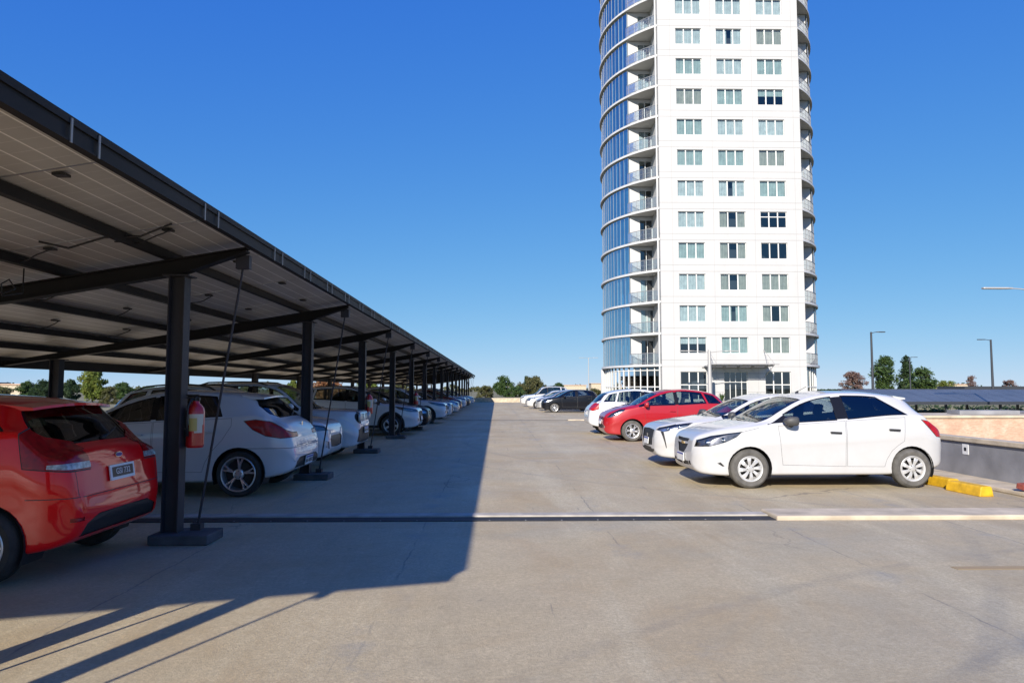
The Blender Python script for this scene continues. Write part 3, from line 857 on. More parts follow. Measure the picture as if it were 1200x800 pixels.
def suv(L=4.40, W=1.80, H=1.62, **k):
    b = dict(
        top=[(0, .66), (.015, .78), (.06, .87), (.18, .94), (.5, 1.0), (.95, 1.06), (1.15, 1.10), (1.5, 1.30), (1.85, H-.12), (2.2, H-.025), (2.6, H), (L-1.2, H-.015), (L-.8, H-.06), (L-.6, H-.11), (L-.45, H-.24), (L-.3, H-.42), (L-.18, 1.04), (L-.08, .95), (L-.02, .8), (L, .68)],
        belt=[(0, .62), (.3, .86), (.7, .97), (1.15, 1.06), (2.3, 1.12), (L-1.0, 1.18), (L-.6, 1.18), (L-.25, 1.02), (L, .75)],
        bot=[(0, .40), (.04, .33), (.15, .28), (.5, .25), (1.3, .25), (L-1.0, .25), (L-.5, .29), (L-.15, .34), (L, .46)],
        roofw=[(0, .64), (.3, .84), (.9, .88), (1.2, .87), (1.6, .80), (2.1, .75), (L-1.3, .73), (L-.7, .71), (L-.3, .74), (L, .68)],
        cladding=True, style='five', tyre_w=.21, panes=[((1.28, 1.28), (2.32, 2.3)), ((2.42, 2.40), (L-1.05, L-1.12)), ((L-.95, L-1.0), (L-.55, L-.72))], pillars=[((2.31, 2.29), (2.43, 2.41))],
        screen=(1.0, 1.80, .16), mirror=(1.42, 1.13), rails=(2.0, L-.75),
        doors=[[(1.40, .42), (2.36, .40), (2.37, 1.10), (1.36, 1.05)], [(2.382, .40), (L-1.42, .40), (L-1.36, .55), (L-1.22, .72), (L-1.06, .80), (L-1.0, 1.14), (2.382, 1.10)]],
        headlight=[(.05, .74), (.08, .83), (.3, .90), (.62, .95), (.5, .87), (.25, .79)], bulbs=[(.16, .82, .05)],
        taillight=[(L-.5, 1.06), (L-.1, 1.0), (L, .88), (L-.45, .90)],
        front=[('grille', 'mesh', [(0, .66), (.5, .67), (.52, .74), (0, .76)], False), ('bumper_intake', 'mesh', [(0, .38), (.55, .40), (.42, .60), (0, .60)], False), ('fog_light', 'clear_lens', circ(.60, .52, .05), True)],
        rearwin=[(0, 1.14), (.5, 1.15), (.6, 1.22), (.54, H-.17), (0, H-.15)], front_plate=.56, rear_plate=.80)
    top, belt, bot = b.pop('top'), b.pop('belt'), b.pop('bot')
    b.update(k)
    return base(L, W, .88, L-.86, k.get('wheel', .345), .235, b.pop('xtop', top), belt, bot, **b)

CROSS = suv(4.30, 1.77, 1.60, cladding=False,
    headlight=[(.03, .78), (.08, .84), (.4, .905), (.80, .955), (.68, .89), (.42, .825), (.18, .77)], dark_lamp=True, bulbs=[(.25, .82, .035)], lamp_ymin=.36,
    front=[('grille', 'black_plastic', [(0, .44), (.40, .46), (.46, .60), (.40, .66), (0, .66)], False), ('fog_light', 'clear_lens', [(.52, .42), (.64, .46), (.66, .58), (.56, .56)], True)],
    front_plate=None)
COROLLA = suv(4.46, 1.825, 1.62, style='five',
    headlight=[(.03, .78), (.08, .85), (.35, .905), (.80, .96), (.62, .87), (.3, .79)], bulbs=[(.2, .83, .04), (.45, .86, .035)], dark_lamp=True, lamp_ymin=.38,
    front=[('grille', 'mesh', [(0, .44), (.44, .46), (.56, .72), (.52, .78), (0, .80)], False), ('fog_light', 'clear_lens', [(.60, .46), (.68, .48), (.68, .58), (.62, .56)], True)], side_glass=M['car_glass'])
BOX = suv(4.23, 1.805, 1.67, style='five',
    xtop=[(0, .80), (.01, .92), (.03, 1.0), (.12, 1.05), (.5, 1.08), (.95, 1.10), (1.12, 1.14), (1.4, 1.38), (1.65, 1.56), (1.95, 1.645), (2.4, 1.67), (3.2, 1.66), (3.75, 1.62), (3.9, 1.52), (4.0, 1.32), (4.08, 1.12), (4.16, 1.02), (4.21, .85), (4.23, .70)],
    headlight=None, bulbs=[],
    front=[('headlight_bezel', 'black_plastic', circ(.55, .905, .135), True)] + [('grille_slot', 'black_plastic', [(yy-.022, .82), (yy+.022, .82), (yy+.022, .98), (yy-.022, .98)], False if False else True) for yy in (.07, .14, .21, .28, .35)] +
          [('bumper_intake', 'black_plastic', [(0, .36), (.66, .38), (.62, .64), (.45, .70), (0, .70)], False)], front_plate=.62)
GOL = base(3.95, 1.69, .82, 3.28, .30, .20, [(z[0]*1.005, z[1]) for z in ONIX['top']], ONIX['belt'], **{k: ONIX[k] for k in ('roofw', 'panes', 'pillars', 'screen', 'doors', 'handles', 'mirror', 'headlight', 'lamp_ymin', 'taillight', 'tail_ymin', 'front', 'rearwin')}, style='seven', dusty=True)
PICK = suv(4.6, 1.85, 1.78, style='six', wheel=.36)
SEDAN = base(4.45, 1.75, .85, 3.45, .305, .205,
    [(0, .58), (.015, .66), (.06, .73), (.2, .81), (.6, .91), (1.05, .98), (1.25, 1.02), (1.6, 1.2), (1.95, 1.36), (2.3, 1.43), (2.7, 1.445), (3.1, 1.40), (3.4, 1.29), (3.7, 1.14), (3.9, 1.07), (4.2, 1.05), (4.36, 1.0), (4.42, .85), (4.45, .65)],
    [(0, .56), (.3, .76), (.7, .87), (1.15, .95), (2.3, 1.0), (3.2, 1.02), (3.8, .99), (4.3, .93), (4.45, .7)],
    roofw=[(0, .62), (.3, .82), (.8, .87), (1.2, .86), (1.6, .79), (2.0, .73), (2.6, .71), (3.2, .70), (3.7, .78), (4.0, .82), (4.45, .66)],
    panes=[((1.32, 1.32), (2.3, 2.28)), ((2.38, 2.36), (3.35, 3.15))], pillars=[((2.29, 2.27), (2.39, 2.37))], screen=(1.1, 1.88, .14),
    headlight=ONIX['headlight'], lamp_ymin=.4, taillight=[(4.1, .98), (4.45, .95), (4.45, .80), (4.15, .80)], front=ONIX['front'], mirror=(1.42, 1.0),
    doors=[[(1.4, .36), (2.33, .335), (2.34, .985), (1.36, .94)], [(2.352, .335), (2.98, .33), (3.05, .48), (3.2, .66), (3.3, 1.0), (2.352, .985)]])

# ------------------------------------------------------------------ paint and placing
PW = paint('white_car_paint', (.51, .51, .515), dust=.06)
PWC = paint('cool_white_car_paint', (.60, .61, .63), dust=.04)
PR = paint('red_car_paint', (.86, .002, .006), rough=.32, dust=.0, coat=.8, spec=.15)
PRD = paint('deep_red_car_paint', (.38, .006, .012), .1, dust=.015)
PD = paint('dark_blue_black_car_paint', (.004, .005, .009), .0, dust=.003, coat=.25, spec=.2)
PS = paint('silver_car_paint', (.50, .51, .53), .6)
PG = paint('graphite_car_paint', (.045, .048, .055), .4)
PM = paint('maroon_car_paint', (.16, .012, .014), .3)

CARS = {}
def car(key, name, label, S, wheel=None, tail=None, nose=None, near=None, cy=None, flip=False, mat=PW, hi=1, plate=None, group=None, rz=0.0):
    L, W = S['L'], S['W']
    if cy is None: cy = near+W/2
    if nose is not None: cx = nose+L/2 if not flip else nose-L/2
    elif tail is not None: cx = tail-L/2 if not flip else tail+L/2
    else:
        s = wheel[1]; d = (s-L/2)
        cx = wheel[0]-d if not flip else wheel[0]+d
    r, C = build_car(name, label, S, (cx, cy, 0), (math.pi if flip else 0)+R(rz), mat, hi, plate, group)
    CARS[key] = (r, C, S); return r, C

GR = 'cars parked in the sun along the right row'; GL = 'cars parked under the solar canopy'
rO, cO = car('onix', 'parked_car', 'white hatchback with grey wheel covers, nearest in the sunny right row', ONIX, wheel=(3.90, ONIX['sf']), near=10.87, hi=2, group=GR)
r2, c2 = car('p208', 'parked_car', 'white hatchback with dark grille, half hidden behind the nearest white hatchback', P208, nose=3.08, cy=14.45, hi=2, group=GR)
r3, c3 = car('c3', 'parked_car', 'bright red rounded hatchback parked facing the aisle in the sunny right row', C3, wheel=(3.97, C3['sf']), near=20.7, hi=2, mat=PRD, group=GR)
car('w4', 'parked_car', 'white hatchback showing its round red rear lamp beside the red rounded hatchback', C3 | dict(taillight=[(3.58, 1.02), (3.66, 1.06), (3.80, 1.02), (3.92, .92), (3.94, .84), (3.80, .80), (3.62, .86)]), tail=3.1, cy=24.6, flip=True, hi=1, mat=PWC, group=GR)
car('gol', 'parked_car', 'black hatchback with silver wheels in the distant part of the sunny row', GOL, wheel=(3.83, GOL['sf']), near=46.7, mat=PD, group=GR)
car('s5', 'parked_car', 'silver hatchback with only its nose showing past the black hatchback', ONIX | dict(antenna=None, style='five'), nose=2.85, cy=51.2, mat=PS, hi=0, group=GR)
car('w5', 'parked_car', 'small white sedan between the silver nose and the tall white wagon', SEDAN, wheel=(3.2, SEDAN['sf']), near=55.3, mat=PW, hi=0, group=GR)
car('w6', 'parked_car', 'tall white wagon, farthest vehicle of the sunny right row', PICK, nose=2.1, cy=63, mat=PW, hi=0, group=GR)

rF, cF = car('fiesta', 'parked_car', 'red hatchback under the canopy with its tail and number plate towards the aisle', FIESTA, wheel=(-3.985, FIESTA['sr']), near=5.58, hi=2, mat=PR, plate='GSI 732', group=GL)
r8, c8 = car('p308', 'parked_car', 'white hatchback with double-spoke alloys backed to the aisle behind the first post', P308, wheel=(-3.655, P308['sr']), near=10.17, hi=2, mat=PWC, plate='AA 418 KT', group=GL)
rA, cA = car('cross', 'parked_car', 'white crossover with dark roof rails and slim dark headlamp, nose out', CROSS, nose=-3.08, cy=13.75, flip=True, hi=2, mat=PWC, group=GL)
rB, cB = car('box', 'parked_car', 'boxy white off-roader with round headlamps and a black lower bumper', BOX, nose=-2.98, cy=16.2, flip=True, hi=2, mat=PWC, plate='AB 273 CD', group=GL)
rC, cC = car('suv', 'parked_car', 'white sport utility car with black wheel arches behind the third post', COROLLA, nose=-2.58, cy=24.3, flip=True, hi=2, mat=PWC, group=GL)
car('d', 'parked_car', 'dark blue hatchback nosing out just beyond the white car with black arches', GOL, nose=-2.5, cy=26.8, flip=True, mat=PD, hi=1, group=GL)
car('e', 'parked_car', 'tall white sport utility car in the middle of the canopy row', COROLLA | dict(style='six'), nose=-2.25, cy=32.4, flip=True, mat=PWC, hi=1, group=GL)
for key, lab, S, m, cy, ns in (
    ('f', 'white hatchback beyond the tall white sport utility car', P208, PW, 37.2, -2.3), ('g', 'silver sedan far along the canopy row', SEDAN, PS, 42.2, -2.2),
    ('h', 'dark red hatchback far along the canopy row', ONIX | dict(antenna=None), PM, 47.2, -2.3), ('i', 'white sport utility car far along the canopy row', CROSS, PWC, 52.0, -2.2),
    ('j', 'graphite grey sedan near the far end of the canopy row', SEDAN, PG, 59.5, -2.2), ('k', 'white sedan at the far end of the canopy row', SEDAN, PWC, 67, -2.1)):
    car(key, 'parked_car', lab, S, nose=ns, cy=cy, flip=True, mat=m, hi=0, group=GL)

# emblems
def emblem(root, C, y, z, sg, pts, mat, name='emblem', scale=1.0):
    p = C.xsurf(y, z, sg); q = MB()
    n = len(pts); q.prism([(a*scale, b*scale) for a, b in pts], 0, .008)
    o = q.build(name, mat, root); o.location = (p.x+sg*.004, y, z)
    o.rotation_euler = (R(90), 0, R(90)*sg)
    return o
oval = [(.055*math.cos(2*math.pi*k/20), .024*math.sin(2*math.pi*k/20)) for k in range(20)]
emblem(rF, cF, 0, .945, 1, oval, M['chrome']); emblem(rF, cF, 0, .945, 1, [(a*.86, b*.8) for a, b in oval], M['blue_badge']).location.x += .003
bow = [(-.075, -.012), (-.03, -.012), (-.022, -.026), (.03, -.026), (.026, -.012), (.075, -.012), (.066, .012), (.03, .012), (.022, .026), (-.03, .026), (-.026, .012), (-.066, .012)]
emblem(rO, cO, 0, .656, -1, bow, M['gold'])
shield = [(0, -.05), (.03, -.02), (.035, .04), (-.035, .04), (-.03, -.02)]
emblem(r2, c2, 0, .60, -1, shield, M['chrome']); emblem(r8, c8, 0, .99, 1, shield, M['chrome'])
for dz in (0, .03):
    emblem(r3, c3, 0, .645+dz, -1, [(-.06, -.018), (-.04, -.018), (0, .012), (.04, -.018), (.06, -.018), (0, .030)], M['chrome'])
# round headlamps of the boxy off-roader sit in their black bezels
for sg in (1, -1):
    p = cB.xsurf(.55*sg, .905, -1); q = MB()
    q.lathe([(.105, 0), (.105, .02), (.09, .035), (.05, .045), (.001, .048)], 24, 'z'); 
    o = q.build('headlight', M['clear_lens'], rB, smooth=True); o.location = p+Vector((.012, 0, 0)); o.rotation_euler = (0, R(-90), 0)
# ------------------------------------------------------------------ ground
def ground_material():
    m, nt, b = new_mat('weathered_concrete_deck'); N = nt.nodes; Lk = nt.links
    tc = N.new('ShaderNodeTexCoord')
    def noise(scale, detail=6, rough=.6, rot=0.0, sc=(1, 1, 1), dist=0.0):
        mp = N.new('ShaderNodeMapping'); mp.inputs['Rotation'].default_value = (0, 0, rot); mp.inputs['Scale'].default_value = sc
        Lk.new(tc.outputs['Object'], mp.inputs['Vector'])
        n = N.new('ShaderNodeTexNoise'); n.inputs['Scale'].default_value = scale; n.inputs['Detail'].default_value = detail
        n.inputs['Roughness'].default_value = rough; n.inputs['Distortion'].default_value = dist
        Lk.new(mp.outputs[0], n.inputs['Vector']); return n.outputs['Fac']
    def ramp(v, a, b_, lo=0.0, hi=1.0):
        r = N.new('ShaderNodeMapRange'); r.inputs['From Min'].default_value = a; r.inputs['From Max'].default_value = b_
        r.inputs['To Min'].default_value = lo; r.inputs['To Max'].default_value = hi; Lk.new(v, r.inputs['Value']); return r.outputs['Result']
    def mix(f, a, c, mode='MIX'):
        x = N.new('ShaderNodeMix'); x.data_type = 'RGBA'; x.blend_type = mode
        for s, v in ((x.inputs['Factor'], f), (x.inputs['A'], a), (x.inputs['B'], c)):
            if isinstance(v, (int, float)): s.default_value = v
            elif isinstance(v, tuple): s.default_value = (*v, 1)
            else: Lk.new(v, s)
        return x.outputs['Result']
    c = mix(ramp(noise(.16, 5, .55, dist=.6), .35, .65), (0.542, 0.436, 0.275), (0.708, 0.593, 0.386))
    c = mix(ramp(noise(.42, 9, .70, rot=.5, dist=1.0), .46, .66, 0, .65), c, (0.497, 0.344, 0.172))             # brown rain stains
    c = mix(ramp(noise(.30, 8, .72, rot=1.9, dist=.7), .48, .64, 0, .7), c, (0.466, 0.431, 0.328))             # grey, worn by traffic
    c = mix(ramp(noise(.55, 7, .72, rot=R(-68), sc=(1.5, .22, 1), dist=.5), .50, .66, 0, .6), c, (0.798, 0.716, 0.499))   # pale swept streaks
    c = mix(ramp(noise(.75, 7, .75, rot=R(40), sc=(1.7, .16, 1), dist=.8), .54, .70, 0, .5), c, (0.369, 0.313, 0.214))  # tyre tracks
    c = mix(ramp(noise(1.1, 8, .8), .35, .65, 0, 1), mix(.30, c, (0.256, 0.203, 0.119)), c)
    c = mix(ramp(noise(11, 8, .85), .41, .60, 0, .9), mix(.28, c, (0.211, 0.168, 0.101)), c)
    c = mix(ramp(noise(34, 5, .9), .42, .60, 0, .75), c, (0.332, 0.271, 0.172))
    c = mix(ramp(noise(6, 4, .6), .66, .74, 0, .5), c, (0.226, 0.190, 0.131))                                    # small oil spots
    # worn saw cuts along the aisle, blurred by traffic
    sx = N.new('ShaderNodeSeparateXYZ'); Lk.new(tc.outputs['Object'], sx.inputs[0])
    def mth(op, u, v):
        n_ = N.new('ShaderNodeMath'); n_.operation = op
        for s_, w_ in zip(n_.inputs, (u, v)):
            if isinstance(w_, (int, float)): s_.default_value = w_
            else: Lk.new(w_, s_)
        return n_.outputs[0]
    wob = mth('MULTIPLY', mth('SUBTRACT', noise(2.4, 6, .7), .5), .10)
    d_ = mth('PINGPONG', mth('ADD', mth('ADD', sx.outputs['X'], wob), 60.8), 1.0)
    cut = ramp(d_, .004, .011, 1, 0)
    c = mix(mth('MULTIPLY', mth('MULTIPLY', cut, ramp(noise(.6, 4), .47, .56)), .6), c, (.13, .125, .115))
    band = ramp(d_, .02, .22, 1, 0)
    c = mix(mth('MULTIPLY', mth('MULTIPLY', band, ramp(noise(1.3, 6, .7), .50, .66)), .55), c, (.25, .255, .25))   # grey where sealant has smeared
    for (cx_, cy_, r_, wd_) in ((-7.5, 13.0, 13.6, .10), (-7.5, 13.0, 15.1, .10), (9.0, -5.5, 11.4, .09), (9.0, -5.5, 12.9, .09), (12.5, 22, 13.5, .10), (12.5, 22, 15.0, .10)):
        dx_ = mth('SUBTRACT', sx.outputs['X'], cx_); dy_ = mth('SUBTRACT', sx.outputs['Y'], cy_)
        rr_ = mth('SQRT', mth('ADD', mth('MULTIPLY', dx_, dx_), mth('MULTIPLY', dy_, dy_)), 0)
        tk = ramp(mth('ABSOLUTE', mth('SUBTRACT', mth('ADD', rr_, wob), r_), 0), wd_*.4, wd_, 1, 0)
        c = mix(mth('MULTIPLY', mth('MULTIPLY', tk, ramp(noise(1.1, 8, .8), .42, .62)), .34), c, (.17, .16, .145))   # turning tyres
    scr = noise(3.0, 3, .5, rot=R(-64), sc=(5, .22, 1), dist=.2)
    c = mix(mth('MULTIPLY', ramp(scr, .70, .73, 0, 1), .45), c, (.15, .14, .125))                                      # short scuffs
    # cracks
    vo = N.new('ShaderNodeTexVoronoi'); vo.feature = 'DISTANCE_TO_EDGE'; vo.inputs['Scale'].default_value = .23
    mp = N.new('ShaderNodeMapping'); Lk.new(tc.outputs['Object'], mp.inputs['Vector'])
    wn = N.new('ShaderNodeTexNoise'); wn.inputs['Scale'].default_value = 1.6; wn.inputs['Detail'].default_value = 5; Lk.new(tc.outputs['Object'], wn.inputs['Vector'])
    ad = N.new('ShaderNodeVectorMath'); ad.operation = 'MULTIPLY_ADD'; ad.inputs[1].default_value = (.9, .9, 0); Lk.new(wn.outputs['Color'], ad.inputs[0]); Lk.new(mp.outputs[0], ad.inputs[2])
    Lk.new(ad.outputs[0], vo.inputs['Vector'])
    cr = ramp(vo.outputs['Distance'], .0012, .0035, 1, 0)
    gate = ramp(noise(.3, 2), .50, .56)
    mm = N.new('ShaderNodeMath'); mm.operation = 'MULTIPLY'; Lk.new(cr, mm.inputs[0]); Lk.new(gate, mm.inputs[1])
    m2 = N.new('ShaderNodeMath'); m2.operation = 'MULTIPLY'; m2.inputs[1].default_value = .55; Lk.new(mm.outputs[0], m2.inputs[0])
    c = mix(m2.outputs[0], c, (.13, .115, .095))
    Lk.new(c, b.inputs['Base Color'])
    Lk.new(ramp(noise(.8, 5), .3, .7, .55, .8), b.inputs['Roughness'])
    bp = N.new('ShaderNodeBump'); bp.inputs['Strength'].default_value = .6; bp.inputs['Distance'].default_value = .008
    Lk.new(noise(70, 5, .7), bp.inputs['Height']); Lk.new(bp.outputs[0], b.inputs['Normal'])
    return m
M['deck'] = ground_material()
M['pale_concrete'] = simple('pale_kerb_concrete', (.40, .365, .315), .75, var=.28, vscale=4, bump=.2, bscale=60)
M['beige_concrete'] = simple('beige_kerb_concrete', (.50, .42, .31), .8, var=.25, vscale=3, bump=.2, bscale=50)
M['render_grey'] = simple('grey_painted_render', (.25, .25, .265), .8, var=.28, vscale=1.6, bump=.25, bscale=30)
M['soil'] = simple('dry_grass_ground', (.19, .17, .09), .95, var=.5, vscale=.22, bump=.5, bscale=3)
M['rubber'] = simple('joint_rubber', (.025, .024, .025), .7, var=.4, vscale=6)

DECK_X0, DECK_X1, DECK_Y0, DECK_Y1 = -13.5, 8.25, -14, 84
# terrain: one sheet to the horizon, sinking beside the raised deck
def terr(x, y):
    k = sstep(8.6, 9.6, x)*(1-sstep(50, 57, y))
    return -.02-2.6*k
xs = [-3000, -1200, -400, -150, -60, -20, 0, 6, 8.6, 8.9, 9.2, 9.6, 14, 20, 30, 45, 70, 110, 200, 500, 1400, 3000]
ys = [-1500, -400, -100, -30, -10, 0, 10, 20, 30, 40, 46, 50, 52, 54, 56, 58, 64, 80, 100, 150, 300, 700, 1600, 3500]
q = MB()
q.v = [(x, y, terr(x, y)) for y in ys for x in xs]; nx = len(xs)
for j in range(len(ys)-1):
    for i in range(nx-1):
        q.f.append((j*nx+i, j*nx+i+1, (j+1)*nx+i+1, (j+1)*nx+i)); q.m.append(0)
tag(q.build('terrain', M['soil'], smooth=True), kind='structure')

# deck slabs between two movement joints: strips of deck, pale nosing, trench
J = [8.47, 35.0]
def slab(name, y0, y1):
    q = MB(); q.box(DECK_X0, DECK_X1, y0, y1, -3.0, 0.0); tag(q.build(name, M['deck']), kind='structure')
slab('parking_deck', DECK_Y0, J[0]-.17); slab('parking_deck', J[0]+.10, J[1]-.17); slab('parking_deck', J[1]+.10, DECK_Y1)
for j, (yj, xa, xb) in enumerate(((J[0], -7.0, 3.27), (J[1], -8.0, 3.5))):
    q = MB(); q.box(DECK_X0, DECK_X1, yj-.17, yj+.10, -3, -.06); tag(q.build('joint_floor', M['rubber']), kind='structure')
    jt = thing('expansion_joint', ('black rubber joint set across the deck in front of the first canopy post', 'distant black rubber joint across the deck before the black hatchback')[j], 'joint', (0, yj, 0), group='joints across the deck')
    q = MB(); q.box(xa, xb, -.15, .085, -.055, .006); q.build('rubber_seal', M['rubber'], jt)
    q = MB()
    n = int((xb-xa)/.42)
    for k in range(n):
        x = xa+.2+k*.42; q.lathe([(.010, 0), (.009, .004), (.001, .005)], 8, 'z', 0, (x, -.13, .006))
    q.build('bolt', M['render_grey'], jt)
    if j == 0:
        q = MB(); q.box(xa-.0, xb, .102, .30, -.1, .022)
        q.build('concrete_nosing', M['pale_concrete'], jt, bevel=.012)
    q = MB(); q.box(xb+.004, DECK_X1-.5, -.16, .36, -.055, .05)
    k = q.build('kerb_strip', M['beige_concrete'], None, bevel=.02, loc=(0, yj, 0))
    tag(k, ('long pale concrete kerb strip in front of the nearest white hatchback', 'distant pale concrete kerb strip ending behind the white hatchback')[j], 'kerb', 'kerb strips of the deck')
# bay line, tan and worn
q = MB(); q.box(3.9, 7.5, 6.02, 6.12, .002, .004)
m, nt, b = new_mat('worn_tan_line'); b.inputs['Base Color'].default_value = (.34, .25, .14, 1); b.inputs['Roughness'].default_value = .8
M['tan_line'] = m
tag(q.build('bay_marking', m), kind='structure')

# right side: kerb, parapet, wheel stops
q = MB(); q.box(7.45, 8.02, -6, 83, .0, .07); tag(q.build('edge_kerb', M['beige_concrete'], bevel=.02), kind='structure')

pw = thing('parapet_wall', 'low grey rendered wall along the right edge behind the yellow wheel stops', 'wall', (8.0, 30, 0))
q = MB(); q.box(.03, .23, -38, 53, -.05, .62); q.build('wall_face', M['render_grey'], pw)
q = MB(); q.box(-.01, .27, -38, 53, .623, .70); q.build('coping', M['beige_concrete'], pw, bevel=.01)
p = MB(); p.box(-.008, .0, -.08, .08, -.09, .09, 0); p.box(-.012, -.0085, -.03, .03, -.03, .03, 1)
o = p.build('drain_outlet', [M['plate_white'], M['black_plastic']], pw, bevel=.004); o.location = (.03, -17.95, .50)
M['yellow'] = simple('yellow_stop_paint', (.62, .36, .015), .6, var=.25, vscale=9, bump=.2, bscale=50)
def stop(label, x, y0, y1, rz):
    pts = [(-.11, 0), (.11, 0), (.085, .13), (.06, .145), (-.06, .145), (-.085, .13)]
    L = y1-y0; q = MB()
    n = len(pts)
    q.poly([(a, -L/2, z) for a, z in pts]); q.poly([(a, L/2, z) for a, z in pts])
    for i in range(n):
        a, c = pts[i], pts[(i+1) % n]; q.poly([(a[0], -L/2, a[1]), (c[0], -L/2, c[1]), (c[0], L/2, c[1]), (a[0], L/2, a[1])])
    o = q.build('wheel_stop', M['yellow'], None, merge=1e-5, bevel=.012, loc=(x, (y0+y1)/2, .001)); o.rotation_euler = (0, 0, R(rz))
    tag(o, label, 'wheel stop', 'yellow wheel stops')
stop('chipped yellow wheel stop touching the rear tyre of the nearest white hatchback', 7.0, 10.86, 11.75, 4)
stop('yellow wheel stop standing clear of the car, nearest the corner', 6.93, 10.02, 10.72, 4)
M['brick'] = simple('broken_brick', (.22, .05, .035), .85, var=.3, vscale=20)
q = MB()
for (x, y, z, a) in ((0, 0, .07, .3), (.22, .06, .06, 1.1), (.1, -.12, .05, .7)):
    Mt = Matrix.Translation((x, y, z)) @ Matrix.Rotation(a, 4, 'Z') @ Matrix.Rotation(.2, 4, 'X'); q.box(-.12, .12, -.06, .06, -.04, .04, M=Mt)
tag(q.build('brick_rubble', M['brick'], None, bevel=.01, loc=(7.55, 10.05, .07)), 'dark red broken bricks heaped on the kerb at the far right', 'rubble')

# brick terrace beyond the parapet
def stone_mat():
    m, nt, b = new_mat('salmon_stone_wall'); N = nt.nodes; Lk = nt.links
    tc = N.new('ShaderNodeTexCoord'); v = N.new('ShaderNodeTexVoronoi'); v.inputs['Scale'].default_value = 11.0
    mp = N.new('ShaderNodeMapping'); mp.inputs['Scale'].default_value = (.7, 1, 1.5); Lk.new(tc.outputs['Object'], mp.inputs['Vector']); Lk.new(mp.outputs[0], v.inputs['Vector'])
    n = N.new('ShaderNodeTexNoise'); n.inputs['Scale'].default_value = 2.2; n.inputs['Detail'].default_value = 8; n.inputs['Roughness'].default_value = .75; Lk.new(tc.outputs['Object'], n.inputs['Vector'])
    cr = N.new('ShaderNodeValToRGB'); e = cr.color_ramp.elements; e[0].position = .30; e[0].color = (.48, .29, .20, 1); e[1].position = .72; e[1].color = (.64, .52, .40, 1)
    e2 = e.new(.50); e2.color = (.58, .38, .27, 1)
    Lk.new(n.outputs['Fac'], cr.inputs[0])
    mx = N.new('ShaderNodeMix'); mx.data_type = 'RGBA'; mx.blend_type = 'MULTIPLY'; mx.inputs['Factor'].default_value = .12; Lk.new(cr.outputs[0], mx.inputs['A']); bw = N.new('ShaderNodeSeparateXYZ'); Lk.new(v.outputs['Color'], bw.inputs[0]); Lk.new(bw.outputs[0], mx.inputs['B'])
    Lk.new(mx.outputs['Result'], b.inputs['Base Color']); b.inputs['Roughness'].default_value = .9
    bp = N.new('ShaderNodeBump'); bp.inputs['Strength'].default_value = .35; bp.inputs['Distance'].default_value = .03; Lk.new(v.outputs['Distance'], bp.inputs['Height']); Lk.new(bp.outputs[0], b.inputs['Normal'])
    return m
M['stone'] = stone_mat()
tw = thing('terrace', 'salmon stone terrace with a flat beige top beyond the grey parapet wall', 'terrace', (26, 20, 0))
q = MB(); q.box(-14.6, 40, 0, 2.2, -2.7, .70); q.build('stone_face', M['stone'], tw)
q = MB(); q.box(-14.65, 40, -.05, 2.25, .703, .78); q.build('capping', M['beige_concrete'], tw, bevel=.01)
q = MB(); q.box(-10, -1.2, 1.0, 1.9, .783, .85); q.box(-12.4, -10.6, .6, 1.2, .783, .90); q.build('ledge', M['render_grey'], tw, bevel=.01)

# far boundary wall of the deck
fw = thing('boundary_wall', 'low beige wall closing the far end of the parking deck', 'wall', (0, 83.7, 0))
q = MB(); q.box(-13.5, 20, 0, .2, 0, .46); q.build('wall_face', M['beige_concrete'], fw)
q = MB(); q.box(-13.5, 20, -.03, .23, .463, .52); q.build('coping', M['pale_concrete'], fw)

